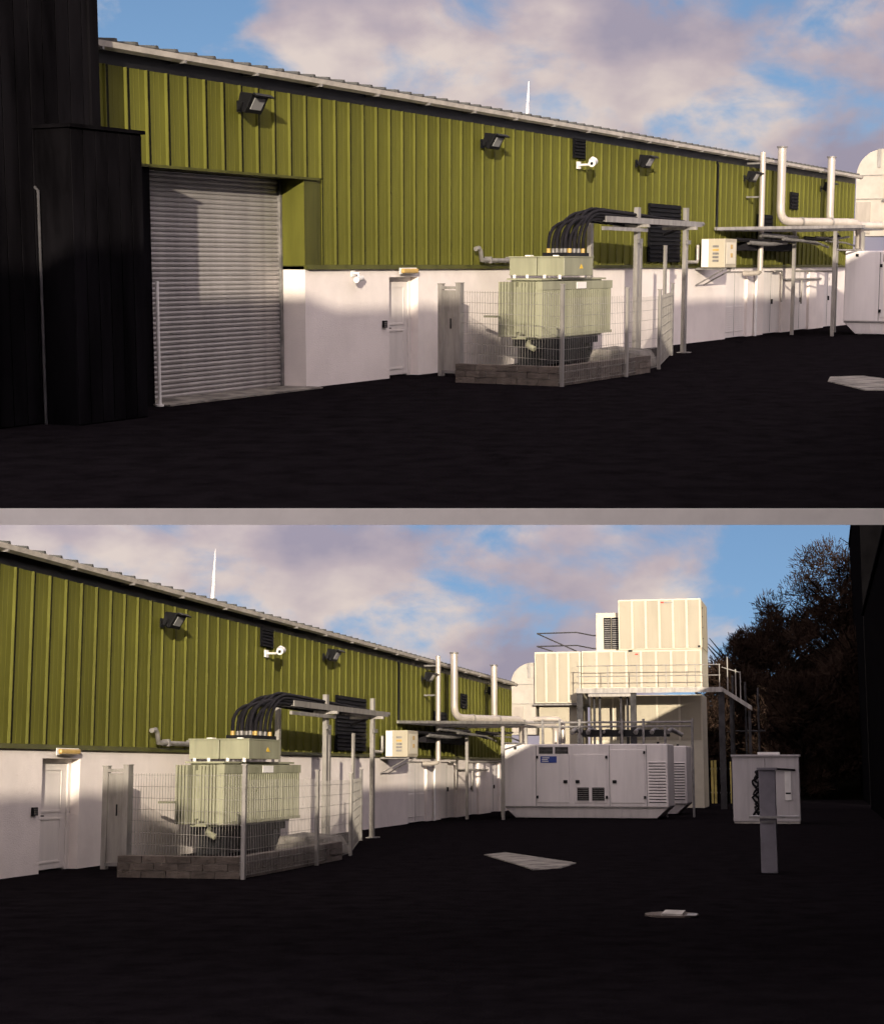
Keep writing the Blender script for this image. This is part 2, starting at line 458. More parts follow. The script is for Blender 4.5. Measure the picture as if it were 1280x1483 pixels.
def warehouse(s, u_lo, u_hi):
    up = s is UPPER
    t = thing(s, "warehouse", "long olive green ribbed warehouse with white lower wall in the %s picture" % s.where, "warehouse", (0, 0, 0))
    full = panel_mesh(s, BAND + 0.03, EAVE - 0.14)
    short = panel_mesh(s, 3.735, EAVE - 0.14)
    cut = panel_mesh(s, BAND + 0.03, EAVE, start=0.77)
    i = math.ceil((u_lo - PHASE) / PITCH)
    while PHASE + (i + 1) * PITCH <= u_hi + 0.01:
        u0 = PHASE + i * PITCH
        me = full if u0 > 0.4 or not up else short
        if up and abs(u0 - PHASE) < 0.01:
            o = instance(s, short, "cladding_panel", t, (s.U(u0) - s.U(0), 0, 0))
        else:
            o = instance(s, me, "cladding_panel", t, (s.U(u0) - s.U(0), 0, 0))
        i += 1
    # backing, gable end and roof
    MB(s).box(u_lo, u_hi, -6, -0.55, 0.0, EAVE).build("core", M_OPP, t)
    b0 = 0.05 if up else u_lo
    MB(s).box(b0, u_hi, -0.55, -0.004, BAND, EAVE - 0.14).build("cladding_back", M_GREENFLAT, t)
    if up:
        MB(s).box(u_lo, b0 - 0.002, -0.55, -0.004, 3.70, EAVE - 0.14).build("cladding_back", M_GREENFLAT, t)
        # roller door opening: green jamb and head, dark soffit
        MB(s).box(0.05, 0.47, -0.004, 0.03, BAND + 0.02, 3.72).build("jamb_flashing", M_GREENFLAT, t)
        MB(s).box(0.042, 0.0495, -0.52, 0.03, BAND + 0.02, 3.70).build("reveal_lining", M_GREEN, t)
        MB(s).box(-4.6, 0.48, -0.003, 0.085, 3.69, 3.733).build("head_flashing", M_GREENFLAT, t)
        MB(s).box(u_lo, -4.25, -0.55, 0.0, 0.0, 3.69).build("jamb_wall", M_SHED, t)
        door = MB(s).box(-4.24, 0.035, -0.53, -0.50, 0.0, 3.69).build("roller_door", M_SHUT, t)
        n, hgt = 46, 3.66 / 46
        pr = [(0.0, 0.0), (0.008, 0.020), (0.028, 0.020), (0.036, 0.0)]
        vs, fs = [], []
        for uu in (-4.2 * s.k, 0.0):
            for zz, vv in ((0.002, 0.0), (hgt * 0.18, 0.022), (hgt * 0.55, 0.030), (hgt * 0.86, 0.022), (hgt * 0.985, 0.0)):
                vs.append((uu, vv, zz))
        fs = [(j, j + 5, j + 6, j + 1) for j in range(4)] + [(0, 1, 2, 3, 4), (9, 8, 7, 6, 5), (0, 4, 9, 5)]
        me = bpy.data.meshes.new("slat"); me.from_pydata(vs, [], fs); me.materials.append(M_SHUT); me.update()
        for j in range(n):
            instance(s, me, "slat", door, (s.U(0.03) - s.U(0), -0.4985, 0.02 + j * hgt))
        for ug in (-4.235, -0.035):
            MB(s).box(ug, ug + 0.06, -0.498, -0.43, 0.0, 3.69).build("guide_rail", M_GALVD, door)
        MB(s).box(-4.3, 0.1, -0.5, 0.35, 0.004, 0.03).build("threshold", M_PATCH, t)
    # eaves: fascia, gutter, ribbed roof edge
    MB(s).box(u_lo - 0.1, u_hi + 0.05, -0.3, -0.005, EAVE - 0.139, EAVE + 0.16).build("fascia", M_DARK, t)  # fascia blackened: the shade under the gutter is in its colour
    g = MB(s)
    prof = [(0.10, 0.09), (0.12, 0.02), (0.19, -0.02), (0.26, 0.02), (0.285, 0.10), (0.272, 0.10), (0.25, 0.035), (0.19, 0.0), (0.13, 0.035), (0.115, 0.09)]
    zg = EAVE + 0.05
    vs = [g.P(uu, v, zg + z) for uu in (u_lo - 0.15, u_hi + 0.12) for v, z in prof]
    n = len(prof)
    g.add(vs, [(j, (j + 1) % n, n + (j + 1) % n, n + j) for j in range(n)] + [tuple(range(n - 1, -1, -1)), tuple(range(n, 2 * n))])
    gut = g.build("gutter", M_GUTTER, t)
    bm = MB(s).box(0, 0.04 / s.k, 0.0, 0.292, zg - 0.03, zg + 0.012); bme = None
    uu = u_lo + 0.4
    while uu < u_hi:
        if bme is None:
            o = bm.build("gutter_bracket", M_GALVD, gut); bme = o.data
            o.location = (s.U(uu) - s.U(0), 0, 0)
        else:
            instance(s, bme, "gutter_bracket", gut, (s.U(uu) - s.U(0), 0, 0))
        uu += PITCH * 4
    r = MB(s)
    r.hexa([(u_lo - 0.2, -6, EAVE + 0.68), (u_hi + 0.1, -6, EAVE + 0.68), (u_hi + 0.1, 0.16, EAVE + 0.165), (u_lo - 0.2, 0.16, EAVE + 0.165),
            (u_lo - 0.2, -6, EAVE + 0.71), (u_hi + 0.1, -6, EAVE + 0.71), (u_hi + 0.1, 0.16, EAVE + 0.185), (u_lo - 0.2, 0.16, EAVE + 0.185)])
    roof = r.build("roof", M_ROOF, t)
    rr = MB(s)
    w = 0.10 / s.k
    rr.hexa([(0, -6, EAVE + 0.71), (w, -6, EAVE + 0.71), (w, 0.17, EAVE + 0.183), (0, 0.17, EAVE + 0.183),
             (w * .25, -6, EAVE + 0.75), (w * .75, -6, EAVE + 0.75), (w * .75, 0.17, EAVE + 0.232), (w * .25, 0.17, EAVE + 0.232)])
    first = None
    uu = PHASE + PITCH * math.ceil((u_lo - PHASE) / PITCH)
    while uu < u_hi:
        if first is None:
            first = rr.build("roof_rib", M_ROOF, roof); first.location = (s.U(uu) - s.U(0), 0, 0)
        else:
            instance(s, first, "roof_rib", roof, (s.U(uu) - s.U(0), 0, 0))
        uu += PITCH
    # drip flashing between cladding and render
    MB(s).hexa([(b0, 0.0, BAND - 0.055), (u_hi, 0.0, BAND - 0.055), (u_hi, 0.10, BAND - 0.055), (b0, 0.10, BAND - 0.055),
                (b0, 0.0, BAND + 0.028), (u_hi, 0.0, BAND + 0.028), (u_hi, 0.05, BAND + 0.028), (b0, 0.05, BAND + 0.028)]).build("drip_flashing", M_GREENFLAT, t)
    # white rendered wall with door openings
    openings = [(3.0, 4.14, 1.96), (22.75, 24.75, 2.0), (26.35, 28.3, 2.0), (29.6, 31.4, 2.0), (33.2, 34.6, 2.0)]
    edges = [b0]
    for a, b, h in openings:
        MB(s).box(edges[-1], a, -0.55, 0.028, 0.0, BAND - 0.057).build("wall", M_WHITE, t)
        MB(s).box(a + 0.001, b - 0.001, -0.55, 0.026, h, BAND - 0.057).build("wall_lintel", M_WHITE, t)
        edges.append(b)
    MB(s).box(edges[-1], u_hi, -0.55, 0.028, 0.0, BAND - 0.057).build("wall", M_WHITE, t)
    if up:
        MB(s).box(u_lo, -4.26, 0.001, 0.02, 0.0, 3.68).build("dark_boarding", M_SHED, t)
    # personnel door
    a, b, h = openings[0]
    rv = -0.17
    fr = MB(s)
    fr.box(a, a + 0.09, rv - 0.05, rv + 0.03, 0.0, h); fr.box(b - 0.09, b, rv - 0.05, rv + 0.03, 0.0, h); fr.box(a + 0.09, b - 0.09, rv - 0.05, rv + 0.03, h - 0.08, h)
    fr.build("door_frame", M_DOORW, t)
    d = MB(s).box(a + 0.095, b - 0.095, rv - 0.05, rv, 0.03, h - 0.085).build("door", M_DOORW, t, bevel=0.006)
    for z0, z1 in ((0.14, 0.92), (1.02, 1.78)):
        m = MB(s)
        for q in ((a + 0.24, b - 0.24, z0, z0 + 0.03), (a + 0.24, b - 0.24, z1 - 0.03, z1), (a + 0.24, a + 0.27, z0 + 0.03, z1 - 0.03), (b - 0.27, b - 0.24, z0 + 0.03, z1 - 0.03)):
            m.box(q[0], q[1], rv, rv + 0.012, q[2], q[3])
        m.build("door_panel_moulding", M_DOORW, d)
    m = MB(s).box(a + 0.14, a + 0.19, rv, rv + 0.02, 0.86, 1.08)
    m.tube([(a + 0.165, rv + 0.02, 0.97), (a + 0.165, rv + 0.06, 0.97), (a + 0.30, rv + 0.06, 0.965)], 0.011, 8)
    m.build("door_handle", M_DARK, d)
    # plant room doors
    for j, (a, b, h) in enumerate(openings[1:]):
        rv = -0.06
        d = MB(s).box(a, b, rv - 0.05, rv, 0.02, h - 0.002).build("plant_room_door", M_DOORW, t)
        c = (a + b) / 2
        MB(s).box(c - 0.012, c + 0.012, rv, rv + 0.006, 0.05, h - 0.03).build("door_seam", M_GALVD, d)
        if j == 0:
            for q0, q1 in ((a + 0.12, c - 0.1), (c + 0.1, b - 0.12)):
                for jj in range(12):
                    z = 0.2 + jj * 0.065
                    MB(s).hexa([(q0, rv, z), (q1, rv, z), (q1, rv + 0.03, z), (q0, rv + 0.03, z), (q0, rv, z + 0.05), (q1, rv, z + 0.05), (q1, rv + 0.004, z + 0.05), (q0, rv + 0.004, z + 0.05)]).build("louvre_blade", M_DOORW, d)
        else:
            m = MB(s); m.box(c + 0.06, c + 0.12, rv, rv + 0.05, 0.95, 1.1); m.build("door_handle", M_DARK, d)
    # dark wall louvres and hatches
    for nm, u0, u1, z0, z1, k2 in (("wall_vent", 11.5, 12.2, 4.70, 5.16, 6), ("wall_louvre", 16.34, 18.7, 2.27, 3.80, 14), ("wall_hatch", 25.4, 26.9, 3.1, 3.75, 5), ("wall_hatch", 28.75, 29.6, 4.0, 4.55, 5)):
        f = MB(s).box(u0, u1, 0.05, 0.078, z0, z1).build(nm, M_LOUV, t)
        for j in range(k2):
            z = z0 + (j + 0.1) * (z1 - z0) / k2
            hh = (z1 - z0) / k2 * 0.8
            MB(s).hexa([(u0 + 0.05, 0.079, z), (u1 - 0.05, 0.079, z), (u1 - 0.05, 0.12, z), (u0 + 0.05, 0.12, z), (u0 + 0.05, 0.079, z + hh), (u1 - 0.05, 0.079, z + hh), (u1 - 0.05, 0.085, z + hh), (u0 + 0.05, 0.085, z + hh)]).build("louvre_blade", M_LOUV, f)
    return t


W_UP = warehouse(UPPER, -6.0, 36.9)
W_LO = warehouse(LOWER, -0.9, 36.9)


# ------------------------------------------------------------------ things fixed to the front
def floodlight(s, u, z, label):
    t = thing(s, "floodlight", label, "floodlight", (u, 0.0, z), "floodlights along the warehouse eaves")
    b = (u, 0.0, z)
    k = 1.0 / s.k ** 0.5
    w = 0.24 * k
    m = MB(s, b)
    # housing: wedge, face tipped outwards and down
    m.hexa([(u - w, 0.20, z - 0.12), (u + w, 0.20, z - 0.12), (u + w, 0.36, z - 0.20), (u - w, 0.36, z - 0.20),
            (u - w * .9, 0.26, z + 0.14), (u + w * .9, 0.26, z + 0.14), (u + w, 0.54, z + 0.10), (u - w, 0.54, z + 0.10)])
    body = m.build("housing", M_DARK, t, bevel=0.012)
    def fp(a, c, o=0.0):   # point on the tipped face
        return (u + a * w, 0.36 + (0.54 - 0.36) * c + 0.86 * o, z - 0.20 + 0.30 * c - 0.52 * o)
    m = MB(s, b)
    m.hexa([fp(-.62, .22, .004), fp(.62, .22, .004), fp(.62, .80, .004), fp(-.62, .80, .004), fp(-.62, .22, .016), fp(.62, .22, .016), fp(.62, .80, .016), fp(-.62, .80, .016)])
    m.build("lens", M_LENS, body)
    m = MB(s, b)
    m.hexa([fp(-1.02, .96, .0), fp(1.02, .96, .0), fp(1.02, 1.04, .0), fp(-1.02, 1.04, .0), fp(-1.02, .96, .09), fp(1.02, .96, .09), fp(1.02, 1.04, .09), fp(-1.02, 1.04, .09)])
    m.build("hood", M_DARK, body)
    m = MB(s, b)
    m.box(u - 0.06, u + 0.06, 0.075, 0.10, z - 0.16, z + 0.02)
    m.tube([(u, 0.10, z - 0.08), (u, 0.30, z - 0.10)], 0.022, 8)
    m.tube([(u - w * 1.1, 0.34, z - 0.03), (u - w * 1.1, 0.30, z - 0.15), (u, 0.22, z - 0.17), (u + w * 1.1, 0.30, z - 0.15), (u + w * 1.1, 0.34, z - 0.03)], 0.016, 6)
    m.build("bracket", M_DARK, t)


FL = [(-1.95, 4.86, "over the roller shutter"), (6.79, 4.80, "over the white personnel door end"), (15.4, 4.84, "above the cable gantry"),
      (24.0, 4.85, "between the thin conduit and the pale flue pipe"), (32.2, 4.87, "beside the last flue near the far end")]
for s in (UPPER, LOWER):
    for i, (u, z, where) in enumerate(FL):
        if s is LOWER and i == 0:
            continue
        wh = where
        if s is LOWER and i == 1:
            wh = "nearest the white personnel door"
        floodlight(s, u, z, "black floodlight %s, %s picture" % (wh, s.where))

for s in (UPPER, LOWER):
    W = s.where
    # swivelling security camera
    b = (11.75, 0, 4.55)
    t = thing(s, "security_camera", "white security camera under the small dark vent, %s picture" % W, "camera", b)
    k = s.k ** 0.5
    MB(s, b).box(11.68, 11.84, 0.075, 0.12, 4.45, 4.62).build("wall_plate", M_WPLA, t)
    MB(s, b).tube([(11.76, 0.11, 4.54), (11.76, 0.36, 4.54), (11.72, 0.44, 4.58)], 0.03, 8).build("arm", M_WPLA, t)
    m = MB(s, b)
    m.tube([(11.86, 0.46, 4.62), (11.62, 0.52, 4.60), (11.34, 0.62, 4.545)], 0.085, 12)
    h = m.build("housing", M_WPLA, t)
    MB(s, b).tube([(11.36, 0.613, 4.55), (11.31, 0.631, 4.54)], 0.035, 12).build("lens", M_DARK, h)
    MB(s, b).tube([(11.72, 0.46, 4.60), (11.72, 0.50, 4.66), (11.72, 0.52, 4.70)], 0.10, 10, 0.06).build("sunshield", M_WPLA, t)
    # thin conduit from eaves to tray
    b = (21.6, 0.1, 3.2)
    m = MB(s, b).tube([(21.6, 0.09, 3.2), (21.6, 0.09, 5.05), (21.52, 0.09, 5.12)], 0.035, 8)
    tag(m.build("wall_conduit", M_DARK), "thin dark conduit running down the green cladding, %s picture" % W, "conduit")
    # horizontal waste pipe left of the transformer
    b = (6.3, 0.15, 2.3)
    t = thing(s, "wall_pipe", "grey horizontal pipe with upturned end beside the transformer, %s picture" % W, "pipe", b)
    pts = [(6.35, 0.2, 2.56), (6.36, 0.2, 2.52)] + bend((6.4, 0.2, 2.56), (6.55, 0.2, 2.30), (9.4, 0.2, 2.29), 0.12) + [(9.4, 0.2, 2.29)]
    MB(s, b).tube([(6.3, 0.2, 2.53), (6.44, 0.2, 2.55), (6.52, 0.2, 2.48), (6.56, 0.2, 2.30), (6.8, 0.2, 2.29), (10.5, 0.2, 2.29)], 0.05, 10).build("run", M_GALV, t)
    for uu in (6.9, 7.9):
        MB(s, b).box(uu, uu + 0.05, 0.10, 0.26, 2.23, 2.37).build("clip", M_GALVD, t)
    # bulkhead lamp over the door
    b = (3.28, 0.03, 2.04)
    t = thing(s, "bulkhead_lamp", "small amber bulkhead lamp above the white personnel door, %s picture" % W, "wall lamp", b)
    MB(s, b).box(3.27, 3.93, 0.101, 0.118, 2.02, 2.14).build("back_plate", M_WPLA, t)
    MB(s, b).box(3.30, 3.90, 0.119, 0.19, 2.035, 2.125).build("diffuser", M_BULK, t, bevel=0.025)
    # keypad
    b = (2.72, 0.03, 1.0)
    t = thing(s, "door_keypad", "small black keypad beside the white personnel door, %s picture" % W, "keypad", b)
    body = MB(s, b).box(2.72, 2.86, 0.029, 0.075, 0.99, 1.13).build("case", M_DARK, t, bevel=0.01)
    for a in range(3):
        for c in range(3):
            MB(s, b).box(2.74 + a * 0.036, 2.765 + a * 0.036, 0.0755, 0.080, 1.01 + c * 0.035, 1.033 + c * 0.035).build("key", M_GALVD, body)

s = UPPER
b = (1.62, 0.03, 1.92)
t = thing(s, "wall_camera", "small white camera on the white wall between shutter and door", "camera", b)
MB(s, b).box(1.60, 1.72, 0.029, 0.05, 1.98, 2.10).build("wall_plate", M_WPLA, t)
MB(s, b).tube([(1.66, 0.05, 2.04), (1.66, 0.16, 2.04), (1.64, 0.17, 1.98)], 0.022, 8).build("arm", M_WPLA, t)
MB(s, b).tube([(1.80, 0.14, 1.95), (1.45, 0.24, 1.92)], 0.055, 12).build("housing", M_WPLA, t)


# ------------------------------------------------------------------ transformer compound
def compound(s):
    W = s.where
    # block bund
    b = (2.6, 1.75, 0)
    t = thing(s, "bund_wall", "low grey block wall around the transformer base, %s picture" % W, "low wall", b)
    u0, u1, v0, v1, hz = 2.6, 7.1, 1.7, 3.85, 0.36
    th = 0.2
    rng = random.Random(3)
    bl, bh = 0.44, 0.12
    def run(p, q, along):
        n = max(1, round((q - p) / bl)); L = (q - p) / n
        for c in range(3):
            off = 0 if c % 2 == 0 else -0.5
            for j in range(n + (1 if off else 0)):
                a = max(p, p + (j + off) * L + 0.006); e2 = min(q, p + (j + 1 + off) * L - 0.006)
                if e2 - a < 0.05:
                    continue
                yield a, e2, c * bh, (c + 1) * bh - 0.008
    for a, e2, z0, z1 in run(v0, v1, 'v'):
        j = rng.uniform(-0.006, 0.006)
        MB(s, b).box(u0 + j, u0 + th, a, e2, z0, z1).build("block", M_BLOCK, t)
    for a, e2, z0, z1 in run(u0 + th + 0.006, u1, 'u'):
        j = rng.uniform(-0.006, 0.006)
        MB(s, b).box(a, e2, v1 - th, v1 + j, z0, z1).build("block", M_BLOCK, t)
    MB(s, b).box(u0 + 0.02, u0 + th - 0.02, v0, v1 - 0.02, 0, hz - 0.03).build("mortar_bed", M_CONC, t)
    MB(s, b).box(u0 + th - 0.01, u1, v1 - th + 0.02, v1 - 0.02, 0, hz - 0.03).build("mortar_bed", M_CONC, t)
    # concrete foot behind the far end
    b = (8.6, 2.6, 0)
    m = MB(s, b); m.hexa([(8.0, 2.0, 0), (9.4, 2.0, 0), (9.4, 3.2, 0), (8.0, 3.2, 0), (8.1, 2.1, 0.40), (9.3, 2.1, 0.42), (9.3, 3.0, 0.36), (8.1, 3.1, 0.36)])
    tag(m.build("concrete_block", M_PATCH, bevel=0.04), "rough concrete block at the foot of the gantry, %s picture" % W, "concrete block")
    # transformer
    b = (5.9, 1.45, 0)
    t = thing(s, "transformer", "grey green electrical transformer inside the mesh fence, %s picture" % W, "transformer", b)
    tu0, tu1, tv0, tv1 = 5.86, 9.5, 0.95, 1.95
    zb, zt = 0.72, 1.85
    tank = MB(s, b).box(tu0 + 0.3, tu1 - 0.2, tv0 + 0.16, tv1 - 0.16, zb - 0.06, zt + 0.03).build("tank", M_TRANS, t, bevel=0.015)
    MB(s, b).box(tu0 + 0.2, tu1 - 0.1, tv0 + 0.1, tv1 - 0.1, zt + 0.031, zt + 0.07).build("lid", M_TRANS, t)
    # radiators: end banks (two, with a gap) and the long side bank
    for j in range(14):
        v = tv0 + 0.012 + j * (tv1 - tv0 - 0.05) / 14
        if j == 5:
            continue
        d = 0.0 if j < 4 else (0.16 if j < 9 else 0.05)
        MB(s, b).box(tu0 + d, tu0 + 0.299, v, v + 0.040, zb + (0.05 if 4 < j < 9 else 0), zt - (0.02 if 4 < j < 9 else 0)).build("radiator_fin", M_TRANS, t)
    MB(s, b).box(tu0 + 0.2, tu0 + 0.298, tv0 + 0.3, tv1 - 0.3, zb + 0.1, zt - 0.1).build("end_plate", M_TRANS, t)
    n = 34
    for j in range(n):
        u = tu0 + 0.02 + j * (tu1 - tu0 - 0.04) / n
        MB(s, b).box(u, u + 0.075, tv1 - 0.159, tv1, zb, zt).build("radiator_fin", M_TRANS, t)
    MB(s, b).box(tu0 - 0.005, tu1, tv1 - 0.10, tv1 + 0.012, zt - 0.16, zt + 0.01).build("radiator_header", M_TRANS, t)
    MB(s, b).box(tu0 - 0.005, tu1, tv1 - 0.10, tv1 + 0.008, zb - 0.01, zb + 0.05).build("radiator_header", M_TRANS, t)
    MB(s, b).box(7.55, 8.05, tv1 + 0.0125, tv1 + 0.022, zt - 0.15, zt - 0.01).build("rating_plate", M_WPLA, t)
    # legs and added shade box, wheels, drain valve
    for v in (tv0 + 0.2, tv1 - 0.3):
        MB(s, b).box(tu0 + 0.3, tu1 - 0.3, v, v + 0.1, 0.50, 0.655).build("skid", M_DARK, t)
    for u in (6.4, 8.8):
        for v in (tv0 + 0.2, tv1 - 0.3):
            MB(s, b).box(u, u + 0.16, v, v + 0.1, 0.0, 0.55).build("leg", M_DARK, t)  # legs coloured black for the shade beneath the tank
    MB(s, b).box(tu0 + 0.5, tu1 - 0.4, tv0 + 0.32, tv1 - 0.32, 0.12, 0.655).build("underframe_shade", M_DARK, t)  # added black box: shade beneath the tank painted as a solid
    MB(s, b).tube([(tu0 + 0.35, 1.5, 0.6), (tu0 + 0.1, 1.6, 0.55), (tu0 + 0.1, 1.75, 0.48)], 0.06, 8).build("drain_valve", M_TRANS, t)
    MB(s, b).box(5.7, 5.86, tv0 - 0.25, tv0 + 0.05, 1.12, 1.16).build("jacking_lug", M_TRANS, t)
    for v in (0.9, 1.2, 1.6, 1.95):
        MB(s, b).tube([(6.72, v, zt + 0.06), (6.72, v, 1.99)], 0.035, 8).build("standoff", M_WPLA, t)
    # cable boxes on top
    for j, (v0_, v1_) in enumerate(((0.78, 1.41), (1.435, 2.05))):
        q = MB(s, b).box(6.72, 8.2, v0_, v1_, 1.97, 2.35).build("cable_box", M_TRANS, t, bevel=0.012)
        MB(s, b).box(6.70, 8.22, v0_ - 0.01, v1_ + 0.01, 2.351, 2.375).build("box_lid", M_TRANS, q)
        MB(s, b).box(6.95, 7.12, (v0_ + v1_) / 2 - .06, (v0_ + v1_) / 2 + .06, 2.376, 2.40).build("lifting_lug", M_WPLA, q)
    MB(s, b).hexa([(7.5, 2.051, 2.12), (7.68, 2.051, 2.12), (7.59, 2.051, 2.21), (7.58, 2.051, 2.21), (7.5, 2.057, 2.12), (7.68, 2.057, 2.12), (7.59, 2.057, 2.21), (7.58, 2.057, 2.21)]).build("warning_mark", M_YEL, t)
    MB(s, b).box(7.0, 8.15, 1.42, 1.98, 2.376, 2.45).build("gland_plate", M_DARK, t)
    # cables
    b = (7.5, 1.5, 2.45)
    t = thing(s, "power_cables", "bundle of black cables arching from the transformer to the gantry, %s picture" % W, "cables", b)
    rng = random.Random(11)
    for i in range(5):
        for j in range(3):
            ca = (7.12 + i * 0.23, 1.50 + j * 0.19, 2.40)
            top = 3.34 + 0.05 * ((i + j) % 3) - 0.16 * (4 - i) / 4 + rng.uniform(-.02, .02)
            e2 = (9.5 + rng.uniform(0, .2), 1.36 + j * 0.17 + rng.uniform(-.02, .02), top - 0.02)
            pts = [ca, (ca[0] + 0.0, ca[1], 2.62)]
            for q in range(1, 9):
                f = q / 8
                a0, a1, a2, a3 = Vector((ca[0], ca[1], 2.62)), Vector((ca[0] + 0.02, ca[1], 3.0 - .1 * (i % 2))), Vector((ca[0] + 0.55, (ca[1] + e2[1]) / 2, top + 0.02)), Vector(e2)
                p = a0 * (1 - f) ** 3 + a1 * 3 * f * (1 - f) ** 2 + a2 * 3 * f * f * (1 - f) + a3 * f ** 3
                pts.append(tuple(p))
            pts += [(12.0, e2[1], top - 0.05 - 0.02), (15.0, e2[1], 3.22 + 0.03 * (i % 2)), (16.6, 0.9, 3.15), (17.3, 0.15, 3.0)]
            MB(s, b).tube(pts, 0.036, 6).build("cable", M_CABLE, t)
            MB(s, b).tube([(ca[0], ca[1], 2.44), (ca[0], ca[1], 2.54)], 0.044, 8).build("gland", M_GALVD if (i + j) % 3 else M_BULK, t)
    # gantry
    b = (11.5, 1.6, 0)
    t = thing(s, "cable_gantry", "galvanised steel gantry carrying black cables to the wall louvre, %s picture" % W, "gantry", b)
    for u, v, h, w in ((11.55, 1.75, 3.52, 0.085), (14.75, 1.75, 3.60, 0.075), (10.9, 0.85, 3.38, 0.07)):
        m = MB(s, b); hw = w / s.k ** 0.5
        m.box(u - hw, u + hw, v - 0.02, v, 0, h); m.box(u - hw, u - hw + 0.02, v - 0.1, v - 0.02, 0, h)
        m.build("post", M_GALV, t)
        m = MB(s, b); m.box(u - 0.16, u + 0.16, v - 0.16, v + 0.12, 0, 0.02); m.build("base_plate", M_GALVD, t)
    for v in (1.22, 1.83):
        MB(s, b).box(9.35, 15.5, v, v + 0.03, 3.14, 3.27).build("tray_side", M_GALV, t)
    for j in range(21):
        u = 9.4 + j * 0.3
        MB(s, b).box(u, u + 0.06, 1.251, 1.829, 3.15, 3.17).build("tray_rung", M_GALVD, t)
    MB(s, b).box(9.3, 11.9, 1.77, 1.83, 2.96, 3.04).build("brace", M_GALV, t)
    for u in (11.55, 14.75):
        MB(s, b).hexa([(u - .05, 1.1, 3.06), (u + .05, 1.1, 3.06), (u + .05, 2.0, 3.06), (u - .05, 2.0, 3.06), (u - .05, 1.1, 3.13), (u + .05, 1.1, 3.13), (u + .05, 2.0, 3.13), (u - .05, 2.0, 3.13)]).build("cross_arm", M_GALV, t)
        MB(s, b).box(u - .12, u + .12, 1.755, 1.80, 2.70, 2.80).build("clamp", M_GALVD, t)
    MB(s, b).tube([(14.7, 1.7, 3.2), (15.7, 1.8, 3.22)], 0.06, 8).build("tray_end", M_GALVD, t)
    # free-standing shorter posts
    for u, v, h, lab in ((12.15, 1.55, 2.80, "steel post standing close behind the tall gantry upright"), (13.9, 1.5, 2.66, "slim steel post between the two gantry uprights")):
        bb = (u, v, 0)
        m = MB(s, bb); m.box(u - 0.05, u + 0.05, v - 0.03, v + 0.03, 0, h); m.box(u - 0.055, u + 0.055, v - 0.035, v + 0.035, h, h + 0.012)
        tag(m.build("steel_post", M_GALV), "%s, %s picture" % (lab, W), "post")
    # mesh fence: panels between posts
    b = (2.5, 3.9, 0)
    t = thing(s, "mesh_fence", "galvanised wire mesh fence around the transformer, %s picture" % W, "fence", b)
    P0, P1, P2, P3, P4 = (4.0, 1.1), (2.55, 3.93), (5.6, 3.93), (8.2, 3.6), (13.4, 1.9)
    hgts = {P1: 1.72, P2: 1.62, P3: 1.55, P4: 1.62}
    for p in (P1, P2, P3, P4):
        m = MB(s, b); hw = 0.03
        m.box(p[0] - hw, p[0] + hw, p[1] - 0.03, p[1] + 0.03, 0, hgts[p] + 0.12)
        m.box(p[0] - hw - .006, p[0] + hw + .006, p[1] - 0.046, p[1] + 0.046, hgts[p] + 0.121, hgts[p] + 0.14)
        m.build("post", M_GALV if p is not P4 else M_GALVD, t)
    def meshpanel(p, q, z0, z1):
        m = MB(s, b)
        L = math.hypot((q[0] - p[0]) * s.k, q[1] - p[1])
        n = max(2, round(L / 0.085))
        du, dv = (q[0] - p[0]), (q[1] - p[1])
        for j in range(1, n):
            f = j / n
            m.tube([(p[0] + du * f, p[1] + dv * f, z0), (p[0] + du * f, p[1] + dv * f, z1)], 0.0038, 4)
        z = z0 + 0.02
        while z < z1:
            m.tube([(p[0], p[1] + .006, z), (q[0], q[1] + .006, z)], 0.0045, 4)
            z += 0.2
        return m.build("wire_mesh", M_GALV, t, kind="stuff")
    meshpanel(P0, P1, 0.05, 1.70); meshpanel(P1, P2, 0.05, 1.6); meshpanel(P2, P3, 0.05, 1.55); meshpanel(P3, P4, 0.05, 1.55)
    # gate standing open against the wall
    b = (4.050, 0.6, 0)
    t = thing(s, "fence_gate", "galvanised gate leaf standing open beside the personnel door, %s picture" % W, "gate", b)
    for u, v, h, w in ((4.150, 0.55, 1.82, 0.05), (4.050, 1.02, 1.84, 0.08)):
        m = MB(s, b); m.box(u - w, u + w, v - 0.05, v + 0.05, 0, h); m.box(u - w - .01, u + w + .01, v - 0.06, v + 0.06, h, h + 0.015)
        m.build("post", M_GALV, t)
    MB(s, b).box(4.090, 4.120, 0.62, 0.95, 0.1, 1.70).build("gate_sheet", M_GALV, t)
    MB(s, b).box(4.050, 4.090, 0.61, 0.96, 1.72, 1.78).build("top_rail", M_GALV, t)
    MB(s, b).box(4.050, 4.090, 0.61, 0.96, 0.06, 0.12).build("bottom_rail", M_GALVD, t)
    MB(s, b).tube([(3.970, 0.86, 0.95), (3.970, 0.86, 1.15)], 0.015, 6).build("gate_handle", M_DARK, t)


for s in (UPPER, LOWER):
    compound(s)


